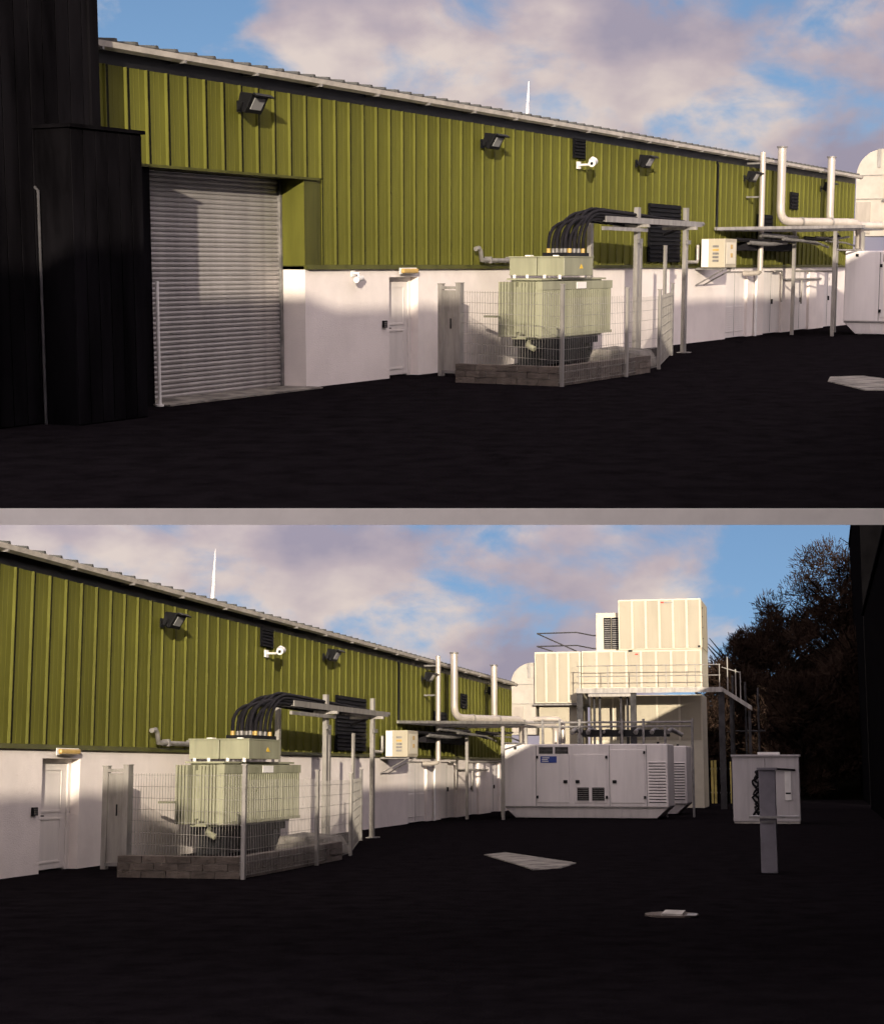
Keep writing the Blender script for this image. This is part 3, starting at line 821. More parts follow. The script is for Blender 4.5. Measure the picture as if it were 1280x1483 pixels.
# ------------------------------------------------------------------ pipes, flues, condenser, deck
def services(s):
    W = s.where
    # straight pale flue fixed to the wall, foot on the plinth
    b = (25.3, 0.3, 0)
    t = thing(s, "wall_flue", "straight pale flue pipe in front of the green cladding, %s picture" % W, "flue", b)
    MB(s, b).tube([(24.3, 0.55, 2.02), (24.3, 0.55, 5.55)], 0.085, 14).build("pipe", M_STAIN, t)
    MB(s, b).tube([(24.3, 0.55, 2.02), (24.3, 0.50, 1.96), (24.3, 0.3, 1.94), (24.3, 0.03, 1.94)], 0.08, 12).build("elbow", M_STAIN, t)
    for z in (2.8, 4.2, 5.2):
        MB(s, b).box(24.25, 24.35, 0.075, 0.46, z, z + 0.05).build("bracket", M_GALVD, t)
    # downpipe on the white wall
    b = (25.4, 0.1, 0)
    m = MB(s, b).tube([(25.35, 0.1, 0.0), (25.35, 0.1, 1.98)], 0.05, 10)
    tag(m.build("downpipe", M_WPLA), "slim white pipe on the white wall below the flues, %s picture" % W, "pipe")
    # big flue with elbow, horizontal run over the deck and elbow down to the generator
    b = (25.9, 0.65, 3.5)
    t = thing(s, "generator_flue", "shiny flue pipe bending across the deck down to the generator, %s picture" % W, "flue", b)
    r = 0.13
    A1, A2, A3, A4 = (25.7, 0.7, 5.75), (25.7, 0.7, 3.52), (27.1, 2.75, 3.52), (27.95, 2.95, 2.60)
    pts = [A1] + bend(A1, A2, A3, 0.35) + bend(A2, A3, (27.1, 2.75, 2.6), 0.32) + [(27.1, 2.75, 2.62)]
    pts = [A1] + bend(A1, A2, (28.3, 2.5, 3.52), 0.4) + bend(A2, (28.3, 2.5, 3.52), (28.3, 2.5, 2.6), 0.34) + [(28.3, 2.5, 2.66)]
    MB(s, b).tube(pts, r, 16).build("pipe", M_STAIN, t)
    MB(s, b).tube([(25.7, 0.7, 5.752), (25.7, 0.7, 5.80)], r + 0.03, 16).build("rain_cap", M_GALVD, t)
    for f in (0.25, 0.62):
        p = (25.7 + 2.6 * f, 0.7 + 1.8 * f, 3.52)
        MB(s, b).tube([p, (p[0] + .05, p[1] + .035, p[2])], r + 0.02, 16).build("joint_band", M_GALV, t)
    # third flue
    b = (31.0, 0.7, 3.5)
    t = thing(s, "end_flue", "upright flue pipe nearest the far end of the warehouse, %s picture" % W, "flue", b)
    u3, v3 = 31.2, 0.7
    pts = [(u3, v3, 5.75)] + bend((u3, v3, 5.75), (u3, v3, 3.52), (33.4, 2.9, 3.52), 0.35) + bend((u3, v3, 3.52), (33.2, 2.7, 3.52), (33.2, 2.7, 2.7), 0.3) + [(33.2, 2.7, 2.7)]
    MB(s, b).tube(pts, 0.125, 16).build("pipe", M_STAIN, t)
    MB(s, b).tube([(u3, v3, 5.752), (u3, v3, 5.80)], 0.155, 16).build("rain_cap", M_GALVD, t)
    # condenser on wall brackets
    b = (20.6, 0.3, 2.1)
    t = thing(s, "air_conditioner", "pale air conditioning condenser on brackets at the deck corner, %s picture" % W, "condenser", b)
    u0, u1, v0, v1, z0, z1 = 20.3, 21.5, 0.25, 0.95, 2.12, 2.92
    u0, u1 = 19.9, 20.9
    case = MB(s, b).box(u0, u1, v0, v1, z0, z1).build("case", M_AHU, t, bevel=0.015)
    MB(s, b).box(u0 + .12, u1 - .12, v1 + .001, v1 + .012, z0 + .1, z1 - .1).build("front_cover", M_AHUR, case, bevel=.008)
    for zq in (.28, .52):
        MB(s, b).box(u0 + .45, u0 + .62, v1 + .0125, v1 + .02, z0 + zq, z0 + zq + .12).build("warning_mark", M_BULK, case)
    for j in range(5):
        MB(s, b).box(u0 - 0.006, u0 - 0.001, v0 + 0.34, v0 + 0.52, z0 + .16 + j * 0.1, z0 + .22 + j * 0.1).build("side_grille", M_BULK if j == 3 else M_GALVD, case)
    MB(s, b).box(u0 - 0.008, u0 - 0.001, v0 + 0.02, v0 + 0.22, z0 + .02, z1 - .02).build("side_cover", M_WPLA, case)
    for uu in (u0 + 0.12, u1 - 0.2):
        m = MB(s, b); m.box(uu, uu + 0.06, 0.03, v1, z0 - 0.06, z0 - 0.002)
        m.tube([(uu + .03, 0.05, z0 - 0.5), (uu + .03, v1 - .1, z0 - 0.07)], 0.02, 6)
        m.build("bracket", M_GALVD, t)
    # pipe stub next to the condenser
    b = (18.9, 0.2, 2.2)
    m = MB(s, b).tube([(18.9, 0.2, 2.27), (19.7, 0.2, 2.27), (19.75, 0.2, 2.35), (19.75, 0.2, 2.75)], 0.05, 8)
    tag(m.build("vent_stub", M_GALV), "short upturned pipe stub beside the condenser, %s picture" % W, "pipe")
    # services deck
    b = (24.5, 1.2, 0)
    t = thing(s, "services_deck", "steel services deck on legs between warehouse and generator, %s picture" % W, "platform", b)
    q0, q1, q2, q3 = (21.4, 0.12), (27.2, 2.9), (30.6, 2.7), (29.5, 0.12)
    zz = 3.17
    npl = 16
    for j in range(npl):
        f0, f1 = (j + .12) / npl, (j + .80) / npl
        def qq(a, c, f):
            return (a[0] + (c[0] - a[0]) * f, a[1] + (c[1] - a[1]) * f)
        a0, a1, c0, c1 = qq(q0, q1, f0), qq(q0, q1, f1), qq(q3, q2, f0), qq(q3, q2, f1)
        za, zc = zz + .15 * f0, zz + .1 + .05 * f0
        MB(s, b).hexa([(*a0, za), (*c0, zc), (*c1, zc), (*a1, za), (*a0, za + .03), (*c0, zc + .03), (*c1, zc + .03), (*a1, za + .03)]).build("deck_plank", M_GALV if j % 4 == 0 else M_GALVD, t)
    for p, q, zo in ((q0, q1, 0.0), (q0, q3, 0.0)):
        MB(s, b).tube([(p[0], p[1] + 0.02, zz + .06), (q[0], q[1] + 0.02, zz + .21)], 0.062, 4).build("edge_beam", M_GALV, t)
    for (u, v) in ((26.2, 2.3), (27.9, 2.72), (29.3, 1.5), (26.6, 0.9)):
        m = MB(s, b); m.box(u - 0.045, u + 0.045, v - 0.05, v + 0.05, 0.0, zz + .06); m.build("leg", M_GALV, t)
    MB(s, b).tube([(26.2, 2.3, 2.0), (26.6, 0.9, 2.0)], 0.03, 6).build("cross_tie", M_GALV, t)
    MB(s, b).tube([(26.2, 2.3, 2.65), (27.9, 2.72, 2.65)], 0.03, 6).build("cross_tie", M_GALV, t)
    rng = random.Random(5)
    for j in range(9):
        f = 0.1 + j * 0.1
        p = (q0[0] + (q1[0] - q0[0]) * f + 0.6, q0[1] + (q1[1] - q0[1]) * f * 0.6 + 0.1, zz - 0.08 - rng.uniform(0, .25))
        MB(s, b).tube([p, (p[0] + 1.2, p[1] + 0.3, p[2] - .04), (p[0] + 2.4, p[1] + 0.4, p[2] + rng.uniform(-.2, .1))], rng.uniform(.03, .07), 7).build("slung_pipe", M_GALVD if j % 3 else M_CABLE, t)
    MB(s, b).box(23.2, 28.0, 0.15, 0.5, 2.62, 2.86).build("cable_trunking", M_CABLE, t)
    # pipework on the white wall under the deck
    b = (28.6, 0.1, 0)
    m = MB(s, b).tube([(27.2, 0.1, 2.0)] + bend((27.2, 0.1, 2.0), (28.0, 0.1, 2.0), (28.0, 0.1, 1.72), .15) + bend((28.0, 0.1, 2.0), (28.0, 0.1, 1.72), (32.5, 0.1, 1.72), .15) + [(32.5, 0.1, 1.72)], 0.035, 8)
    m.tube([(28.0, 0.1, 1.72), (28.0, 0.1, 1.0)], 0.03, 8); m.tube([(30.2, 0.1, 1.72), (30.2, 0.1, 0.9)], 0.03, 8)
    tag(m.build("wall_pipework", M_GALV), "thin grey branching pipework on the white wall under the deck, %s picture" % W, "pipes")


for s in (UPPER, LOWER):
    services(s)


# ------------------------------------------------------------------ generators
def generator(s, u0, v0, v1, label, detail=True):
    b = (u0, v0, 0)
    t = thing(s, "generator", label, "generator", b, "white generator sets")
    D = 1.9
    zb, zt = 0.42, 2.63
    u1 = u0 + D
    body = MB(s, b).box(u0, u1, v0, v1, zb, zt).build("canopy", M_GENS, t, bevel=0.035)
    m = MB(s, b)
    m.hexa([(u0 + .08, v0 + 0.38, 0.03), (u1 - .08, v0 + 0.38, 0.03), (u1 - .08, v1 - 0.42, 0.03), (u0 + .08, v1 - 0.42, 0.03),
            (u0 + .01, v0 + 0.03, zb - 0.035), (u1, v0 + 0.03, zb - 0.035), (u1, v1 - 0.03, zb - 0.035), (u0 + .01, v1 - 0.03, zb - 0.035)])
    skid = m.build("base_tank", M_GENS, t, bevel=0.015)
    MB(s, b).box(u0 - .015, u1, v0 + .02, v1 - .02, zb - 0.034, zb - 0.001).build("base_rail", M_GALVD, t)
    L = v1 - v0
    for f in (0.15, 0.30, 0.55, 0.71):
        v = v0 + L * f
        MB(s, b).hexa([(u0 + .04, v, .08), (u0 + .06, v, .08), (u0 + .06, v + .03, .08), (u0 + .04, v + .03, .08), (u0 - .012, v, zb - .05), (u0 + .02, v, zb - .05), (u0 + .02, v + .03, zb - .05), (u0 - .012, v + .03, zb - .05)]).build("base_rib", M_GENS, skid)
    if not detail:
        return
    def fr(f):
        return v0 + L * f
    # doors: proud panels
    for f0, f1, z0, z1 in ((0.205, 0.40, zb + 0.14, zt - 0.36), (0.43, 0.63, zb + 0.14, zt - 0.36), (0.655, 0.86, zb + 0.14, zt - 0.20)):
        d = MB(s, b).box(u0 - 0.022, u0 - 0.001, fr(f0), fr(f1), z0, z1).build("door", M_GENS, t, bevel=0.01)
        hs = f0 if f0 < 0.5 and f0 > 0.2 and f0 < 0.3 else f1
        for z in (z0 + 0.15, z1 - 0.15):
            MB(s, b).box(u0 - 0.05, u0 - 0.023, fr(hs) - 0.04, fr(hs) + 0.035, z, z + 0.10).build("hinge", M_DARK, d)
        hh = f1 if hs == f0 else f0
        MB(s, b).box(u0 - 0.05, u0 - 0.023, fr(hh) + (0.06 if hh == f0 else -0.2), fr(hh) + (0.2 if hh == f0 else -0.06), 1.25, 1.36).build("latch", M_DARK, d)
    # seam lines of the canopy
    for f in (0.195, 0.645, 0.87):
        MB(s, b).box(u0 - 0.004, u0 - 0.001, fr(f), fr(f) + .02, zb + .03, zt - .05).build("seam", M_GALVD, t)
    # grilles
    def grille(f0, f1, z0, z1, nv, o):
        g = MB(s, b).box(u0 - o - 0.012, u0 - o - 0.001, fr(f0), fr(f1), z0, z1).build("grille", M_LOUV, t)
        for j in range(nv):
            z = z0 + (j + .15) * (z1 - z0) / nv
            MB(s, b).box(u0 - o - 0.026, u0 - o - 0.0125, fr(f0) + .02, fr(f1) - .02, z, z + (z1 - z0) / nv * .35).build("grille_bar", M_GALVD, g)
    grille(0.215, 0.30, zt - 0.34, zt - 0.10, 5, 0.0)
    grille(0.315, 0.395, zt - 0.34, zt - 0.10, 5, 0.0)
    grille(0.45, 0.52, zb + 0.22, zb + 0.68, 7, 0.023)
    grille(0.54, 0.615, zb + 0.22, zb + 0.68, 7, 0.023)
    # radiator outlet slots
    for j in range(14):
        z = zb + 0.16 + j * 0.105
        MB(s, b).box(u0 - 0.006, u0 - 0.001, fr(0.885), fr(0.985), z, z + 0.035).build("outlet_slot", M_LOUV, t)
        MB(s, b).hexa([(u0 - .03, fr(.882), z + .03), (u0 - .0015, fr(.882), z + .036), (u0 - .0015, fr(.988), z + .036), (u0 - .03, fr(.988), z + .03),
                       (u0 - .028, fr(.882), z + .045), (u0 - .0015, fr(.882), z + .055), (u0 - .0015, fr(.988), z + .055), (u0 - .028, fr(.988), z + .045)]).build("slot_hood", M_GENS, t)
    # blue maker's plate with white lines of small print
    p = MB(s, b).box(u0 - 0.030, u0 - 0.0225, fr(0.225), fr(0.325), zt - 0.66, zt - 0.43).build("label_plate", M_BLUE, t)
    for j, (g0, g1) in enumerate(((.235, .275), (.233, .27), (.236, .28))):
        MB(s, b).box(u0 - 0.034, u0 - 0.0305, fr(g0), fr(g1), zt - 0.62 + j * .06, zt - 0.59 + j * .06).build("print_line", M_WPLA, p)
    for f in (0.06, 0.94):
        MB(s, b).tube([(u0 + .15, fr(f), zt - .01), (u0 + .15, fr(f), zt + .07)], 0.05, 10).build("lifting_eye", M_DARK, t)
    MB(s, b).box(u0 - .02, u0 - .001, fr(.06), fr(.06) + .09, zt - .18, zt - .09).build("vent_cap", M_DARK, t)


generator(UPPER, 27.6, 2.25, 7.9, "white generator cut by the picture edge, upper picture")
generator(LOWER, 27.6, 2.0, 7.85, "large white generator with blue plate and grilles in the lower picture")
generator(LOWER, 32.0, 2.3, 8.05, "second white generator showing its slotted end behind the first", detail=True)


def pipe_rack(s):
    b = (30.5, 2.5, 0)
    t = thing(s, "pipe_rack", "dark steel pipe rack above the generators in the lower picture", "pipe rack", b)
    for z in (3.32, 3.48):
        MB(s, b).tube([(29.9, 2.2, z), (29.9, 8.5, z)], 0.04, 8).build("rail", M_GALVD, t)
    for v in (2.2, 2.9, 3.55, 4.3, 5.1, 5.9, 6.7, 7.5, 8.5):
        MB(s, b).box(29.85, 29.95, v - 0.04, v + 0.04, 0.0, 3.6 if int(v * 10) % 3 else 3.3).build("post", M_GALVD, t)
    rng = random.Random(2)
    for j in range(7):
        v = 4.0 + j * 0.6
        MB(s, b).tube([(29.9, v, 3.1), (30.1, v + .1, 3.2), (30.4, v + .1, 3.2), (30.4, v + .5, 3.0)], rng.uniform(.05, .1), 8).build("fitting", M_GALVD, t)
    MB(s, b).box(29.95, 30.6, 4.4, 7.6, 2.95, 3.2).build("pipe_lagging", M_DARK, t)
    MB(s, b).tube([(30.2, 2.5, 3.62), (30.2, 3.4, 3.62), (30.2, 3.6, 3.5), (30.2, 3.6, 2.7)], 0.10, 12).build("exhaust", M_STAIN, t)


pipe_rack(LOWER)


# ------------------------------------------------------------------ air handling plant
AH = 39.86


def panels(s, b, parent, u, v0, v1, z0, z1, n, rows=1):
    w = (v1 - v0) / n; h = (z1 - z0) / rows
    for i in range(n):
        for r in range(rows):
            MB(s, b).box(u - 0.03, u - 0.001, v0 + i * w + 0.05, v0 + (i + 1) * w - 0.05, z0 + r * h + 0.05, z0 + (r + 1) * h - 0.05).build("panel", M_AHU, parent)
        if i:
            MB(s, b).box(u - 0.045, u - 0.001, v0 + i * w - 0.045, v0 + i * w + 0.045, z0 + .01, z1 - .01).build("rail", M_AHUR, parent)


def air_plant(s):
    W = s.where
    b = (AH, 0.4, 0)
    d = 3.0 / s.k
    t = thing(s, "air_handling_unit", "stacked cream air handling units on a steel frame, %s picture" % W, "air handler", b)
    a = MB(s, b).box(AH, AH + d, 0.37, 2.5, 4.72, 7.07).build("end_module", M_AHUR, t, bevel=.02)
    panels(s, b, a, AH, 0.40, 2.47, 4.74, 7.05, 4)
    MB(s, b).box(AH - 0.02, AH + d, 0.30, 2.56, 4.62, 4.70).build("base_frame", M_GALVD, t)
    MB(s, b).box(AH + .3, AH + d, 0.5, 2.4, 0.0, 4.61).build("inlet_plenum", M_AHU, t)
    air_top(s, b, t, d)


def air_top(s, b, t, d):
    # rounded return duct
    ring = []
    n = 8
    prof = [(-0.8, 3.3), (-0.8, 5.6)] + [(0.2 - 1.0 * math.cos(i / n * math.pi / 2), 5.6 + 1.0 * math.sin(i / n * math.pi / 2)) for i in range(n + 1)] + [(0.36, 6.6), (0.36, 3.3)]
    m = MB(s, b)
    uu = (AH + .2, AH + d)
    vs = [m.P(u, v, z) for u in uu for v, z in prof]
    k = len(prof)
    m.add(vs, [(j, (j + 1) % k, k + (j + 1) % k, k + j) for j in range(k)] + [tuple(range(k - 1, -1, -1)), tuple(range(k, 2 * k))])
    dct = m.build("return_duct", M_DUCT, t)
    MB(s, b).box(AH + .16, AH + .199, 0.0, 0.14, 5.9, 6.6).build("duct_slot", M_GALV, dct)
    MB(s, b).box(AH + .15, AH + .199, -0.75, -.2, 3.4, 4.6).build("duct_flange", M_STAIN, dct)
    for z in (4.7, 5.6):
        MB(s, b).box(AH + .17, AH + .199, -.8, .36, z, z + .03).build("duct_seam", M_GALV, dct)
    # handrail on the end module
    for z in (7.35, 7.95):
        MB(s, b).tube([(AH + .2, 0.45, z), (AH + .2, 2.3, z + .02), (AH + .6, 3.0, z - .1), (AH + .6, 4.2, z - .1)], 0.03, 6).build("roof_rail", M_PIPED, t)
    MB(s, b).tube([(AH + .15, 0.45, 7.95), (AH + .15, 2.3, 7.1)], 0.03, 6).build("roof_rail", M_PIPED, t)
    MB(s, b).tube([(AH + .15, 0.45, 7.35), (AH + .15, 1.2, 7.1)], 0.03, 6).build("roof_rail", M_PIPED, t)
    if s is LOWER:
        air_rest(s, b, t, d)


def air_rest(s, b, t, d):
    a = MB(s, b).box(AH + .1, AH + d + 1, 2.53, 8.0, 5.36, 7.1).build("long_module", M_AHUR, t, bevel=.02)
    panels(s, b, a, AH + .1, 2.56, 7.98, 5.38, 7.08, 8)
    a = MB(s, b).box(AH + .1, AH + d + 1, 4.25, 8.0, 7.11, 9.42).build("top_module", M_AHUR, t, bevel=.02)
    panels(s, b, a, AH + .1, 4.28, 7.98, 7.13, 9.40, 6)
    for j in range(3):
        uu = AH + .2 + j * (d + .7) / 3
        MB(s, b).box(uu, uu + (d + .6) / 3 - .08, 8.001, 8.03, 7.2, 9.35).build("side_panel", M_AHU, a)
    for z in (7.6, 8.1, 8.6, 9.0):
        MB(s, b).box(AH + .5, AH + .62, 8.031, 8.05, z, z + .05).build("side_latch", M_DARK, a)
    MB(s, b).box(AH + .05, AH + .068, 6.2, 6.34, 9.22, 9.28).build("maker_mark", M_RED, a)
    MB(s, b).box(AH + .05, AH + .068, 6.36, 6.75, 9.225, 9.275).build("maker_mark", M_GALV, a)
    MB(s, b).box(AH + .05, AH + .068, 5.0, 5.14, 6.88, 6.94).build("maker_mark", M_RED, t)
    MB(s, b).box(AH + .04, AH + .068, 5.0 - .3, 5.0 - .12, 7.03, 7.10).build("latch", M_DARK, t)
    MB(s, b).box(AH + .04, AH + .068, 7.85, 7.96, 7.18, 7.27).build("latch", M_DARK, t)
    a = MB(s, b).box(AH + .5, AH + d + 1, 3.15, 4.24, 7.11, 8.88).build("intake_module", M_AHUR, t, bevel=.02)
    for j in range(2):
        v0 = 3.52 + j * 0.36
        g = MB(s, b).box(AH + .46, AH + .499, v0, v0 + .33, 7.2, 8.65).build("intake_grille", M_LOUV, a)
        for q in range(14):
            MB(s, b).box(AH + .44, AH + .459, v0 + .02, v0 + .31, 7.23 + q * .1, 7.27 + q * .1).build("grille_bar", M_GALVD, g)
    # lower casing behind the frame
    a = MB(s, b).box(AH + .9, AH + d + 1, 2.75, 7.9, 0.0, 5.1).build("lower_module", M_AHUR, t)
    panels(s, b, a, AH + .9, 2.8, 7.88, 3.0, 5.08, 5)
    platform(s)


def platform(s):
    # access platform
    b = (AH - 1, 2.5, 0)
    t = thing(s, "access_platform", "steel access platform with handrails below the cream air handlers", "platform", b)
    MB(s, b).box(AH - .95, AH - .001, 2.5, 8.95, 5.18, 5.30).build("deck", M_GALV, t)
    MB(s, b).box(AH - .99, AH - .951, 2.48, 8.97, 5.10, 5.32).build("edge_channel", M_GALV, t)
    for v in (2.6, 5.0, 8.9):
        MB(s, b).box(AH - .85, AH - .65, v - .13, v + .13, 0.0, 5.17).build("column", M_PIPED, t)
    for v in (2.6, 3.9, 5.2, 6.5, 7.8, 8.85):
        MB(s, b).tube([(AH - .93, v, 5.3), (AH - .93, v, 6.35)], 0.022, 6).build("rail_post", M_GALV, t)
    for z in (5.85, 6.32):
        MB(s, b).tube([(AH - .93, 2.5, z), (AH - .93, 8.9, z)], 0.02, 6).build("handrail", M_GALV, t)
    MB(s, b).box(AH - .9, AH + .4, 3.0, 4.9, 4.95, 5.09).build("cable_tray", M_GALV, t)
    for v in (3.2, 3.45, 4.4, 4.7):
        MB(s, b).tube([(AH - .5, v, 0.0), (AH - .5, v, 4.95)], 0.06, 8).build("riser", M_PIPED, t)
    # stair and its rails
    b = (AH - .5, 9.0, 0)
    for v in (9.35, 9.9, 10.45):
        q = thing(s, "scaffold_pole", "dark scaffold pole by the stair, %s of three out from the platform" % {9.35: "first", 9.9: "second", 10.45: "third"}[v], "pole", (AH, v, 0), "scaffold poles beside the platform")
        MB(s, (AH, v, 0)).tube([(AH, v, 0), (AH, v, 5.9 - (v - 9.3) * .5)], .05, 8).build("tube", M_PIPED, q)
        MB(s, (AH, v, 0)).tube([(AH, v - .28, 3.4), (AH, v + .28, 3.42)], .035, 6).build("ledger", M_PIPED, q)
        MB(s, (AH, v, 0)).box(AH - .12, AH + .12, v - .12, v + .12, 0, .02).build("foot_plate", M_PIPED, q)
    t = thing(s, "steel_stair", "grey steel stair dropping from the platform end beside the trees", "stair", b)
    for uo in (0.0, .55):
        MB(s, b).hexa([(AH - .9 + uo, 8.98, 5.1), (AH - .86 + uo, 8.98, 5.1), (AH - .86 + uo, 10.2, 4.3), (AH - .9 + uo, 10.2, 4.3), (AH - .9 + uo, 8.98, 5.3), (AH - .86 + uo, 8.98, 5.3), (AH - .86 + uo, 10.2, 4.5), (AH - .9 + uo, 10.2, 4.5)]).build("stringer", M_GALV, t)
    for j in range(5):
        f = (j + .5) / 5
        MB(s, b).box(AH - .855, AH - .355, 8.95 + 1.15 * f, 9.15 + 1.15 * f, 5.16 - .8 * f, 5.19 - .8 * f).build("tread", M_GALVD, t)
    for v, z0, h in ((9.2, 5.1, 1.55), (9.55, 4.9, 1.2), (9.75, 4.8, 1.2)):
        MB(s, b).tube([(AH - .88, v, z0), (AH - .88, v, z0 + h)], 0.03, 6).build("rail_post", M_GALV, t)
    for v in (9.3, 10.1):
        MB(s, b).box(AH - .7, AH - .55, v - .06, v + .06, 0.0, 5.0 if v < 10 else 4.3).build("leg", M_PIPED, t)
    MB(s, b).tube([(AH - .88, 8.95, 6.2), (AH - .88, 9.75, 5.95)], 0.022, 6).build("handrail", M_GALV, t)


air_plant(UPPER); air_plant(LOWER)


# ------------------------------------------------------------------ far turbine
def turbine(s, az, dist, tip):
    base_h = tip - 13.0
    b = (0, 0, 0)
    o = bpy.data.objects.new("wind_turbine", None); s.coll.objects.link(o)
    o.matrix_world = s.local @ Matrix.Translation((az * dist, dist, 0))
    tag(o, "white wind turbine blade rising behind the warehouse roof, %s picture" % s.where, "turbine")
    m = MB(s, raw=True).tube([(0, 1.0, -2), (0, 1.0, base_h)], 0.9, 14, 0.5); m.build("tower", M_TURB, o)
    m = MB(s, raw=True).tube([(0, -0.6, base_h + .3), (0, 2.6, base_h + .3)], 0.6, 10); m.build("nacelle", M_TURB, o)
    for a in (0.04, 0.04 + 2.094, 0.04 - 2.094):
        dx, dz = math.sin(a), math.cos(a)
        m = MB(s, raw=True)
        prof = [(0.4, .22), (2.0, .42), (4.0, .40), (8.0, .27), (11.0, .15), (12.7, .04)]
        vs = []
        for r, w in prof:
            cx, cz = dx * r, base_h + .3 + dz * r
            vs += [(cx - dz * w, -.9, cz + dx * w), (cx, -.9 - w * .3, cz), (cx + dz * w, -.9, cz - dx * w), (cx, -.9 + w * .3, cz)]
        fs = [(4 * i + j, 4 * i + (j + 1) % 4, 4 * i + 4 + (j + 1) % 4, 4 * i + 4 + j) for i in range(len(prof) - 1) for j in range(4)] + [(0, 3, 2, 1), (20, 21, 22, 23)]
        m.add(vs, fs, True)
        m.build("blade", M_TURB, o)


turbine(UPPER, 0.0486, 230, 2.2 + 0.1065 * 230)
turbine(LOWER, -0.1395, 230, 1.8 + 0.131 * 230)


# ------------------------------------------------------------------ upper picture: dark buildings at the near end
def dark_end():
    s = UPPER
    b = (-12.5, 3.0, 0)
    t = thing(s, "dark_shed", "tall black boarded shed filling the dark side of the upper picture", "shed", b)
    # yard face (towards +v) boards from u -13.6 to -9.1 at v = 4.6 ; near end face
    u0, u1, v1, h = -11.5, -6.1, 0.56, 7.6
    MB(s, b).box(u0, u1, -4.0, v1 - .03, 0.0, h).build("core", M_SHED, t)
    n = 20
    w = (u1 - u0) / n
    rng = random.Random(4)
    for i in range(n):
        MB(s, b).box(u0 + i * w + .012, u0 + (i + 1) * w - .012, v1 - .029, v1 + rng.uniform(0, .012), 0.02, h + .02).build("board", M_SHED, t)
    MB(s, b).tube([(-7.45, .64, 0.0), (-7.45, .64, 3.2), (-7.45, .58, 3.25)], 0.022, 8).build("downpipe", M_PIPED, t)
    MB(s, b).box(u1 - .16, u1 + .02, .575, .62, 0.02, h + .05).build("corner_board", M_SHED, t)
    b = (-5.4, 0.1, 0)
    t = thing(s, "dark_annex", "low black annex beside the roller shutter, pushed out to shade it, shorter than the shed", "annex", b)
    MB(s, b).box(-7.4, -5.9, 0.03, 1.18, 0.0, 4.03).build("core", M_SHED, t)  # annex pushed out, shaped to throw shade across part of the shutter
    for i in range(6):
        MB(s, b).box(-7.4 + i * .25 + .01, -7.4 + (i + 1) * .25 - .01, 1.181, 1.2, 0.02, 4.01).build("board", M_SHED, t)
    MB(s, b).box(-7.45, -5.86, 0.03, 1.24, 4.031, 4.08).build("capping", M_SHED, t)
    b = (-4.3, 0.35, 0)
    m = MB(s, b); m.tube([(-4.32, .16, 0.0), (-4.32, .16, 1.95)], 0.028, 10); m.tube([(-4.32, .16, 0.0), (-4.32, .16, 0.03)], 0.07, 10)
    tag(m.build("slim_post", M_WPLA), "slim white post in front of the shutter beside the black annex", "post")


dark_end()


# ------------------------------------------------------------------ opposite building that shades both yards
def opposite(s, v, H, blocks, label):
    b = (0, v, 0)
    t = thing(s, "opposite_building", label, "building", b)
    for (u0, u1, dh) in blocks:
        MB(s, b).box(u0, u1, v, v + 1.6, 0.0, H + dh).build("wall", M_OPP, t)
        MB(s, b).box(u0 - .02, u1 + .02, v - .1, v + 1.7, H + dh + .001, H + dh + .12).build("roof", M_OPP, t)


opposite(UPPER, 19.0, 10.75, [(-52, -40.6, 0.45), (-40.59, -35.0, -0.05), (-34.99, -21.9, -2.4), (-21.89, 3, -0.25)], "dark building across the yard behind the viewer, shading the upper yard")
opposite(LOWER, 15.2, 8.75, [(-32, -26.0, 0.0), (-25.99, -12.9, -2.3), (-12.89, 41.0, -0.15)], "dark building across the yard at the picture edge, shading the lower yard")

s = LOWER
b = (46, 15.35, 0)
t = thing(s, "dark_tower", "tall black building edge beside the trees at the side of the lower picture", "building", b)
MB(s, b).box(46.0, 66, 15.35, 24, 0, 16.0).build("wall", M_OPP, t)
MB(s, b).box(45.9, 66.1, 15.28, 24.1, 16.001, 16.3).build("roof", M_SHED, t)


# ------------------------------------------------------------------ kiosk, pillar, ground patches, boards
b = (24.8, 11.3, 0)
t = thing(s, "electrical_kiosk", "pale grey electrical kiosk standing in shade by the dark trees", "kiosk", b)
ku = 24.8
body = MB(s, b).box(ku, ku + 1.0, 10.28, 12.42, 0.06, 2.16).build("cabinet", M_KIOSK, t, bevel=.02)
MB(s, b).box(ku - .05, ku + 1.05, 10.24, 12.46, 2.161, 2.22).build("roof", M_KIOSK, t)
MB(s, b).box(ku + .1, ku + .8, 11.1, 11.8, 2.221, 2.30).build("roof_vent", M_WPLA, t)
MB(s, b).box(ku + .02, ku + .98, 10.3, 12.4, 0.0, 0.059).build("plinth", M_CONC, t)
MB(s, b).box(ku - .012, ku - .001, 11.32, 11.34, .12, 2.1).build("door_seam", M_GALVD, body)
MB(s, b).box(ku - .03, ku - .001, 11.95, 12.15, .75, 1.68).build("meter_box", M_WPLA, body)
MB(s, b).box(ku - .035, ku - .031, 11.97, 12.13, .95, 1.0).build("meter_seam", M_DARK, body)
m = MB(s, b)
rng = random.Random(9)
for strand in range(4):
    pts = []
    for j in range(15):
        pts.append((ku - .05 - .03 * rng.random(), 11.02 + .05 * strand + .10 * math.sin(j * 1.3 + strand * 2) + rng.uniform(-.04, .04), 1.68 - j * .105))
    m.tube(pts, .035, 6)
m.tube([(ku - .06, 11.05, 1.68), (ku - .06, 11.6, 1.76), (ku - .06, 12.3, 1.72)], .035, 6)
m.tube([(ku - .06, 11.1, .22), (ku - .06, 11.5, .1)], .03, 6)
tag_o = m.build("coiled_cable", M_CABLE, t)

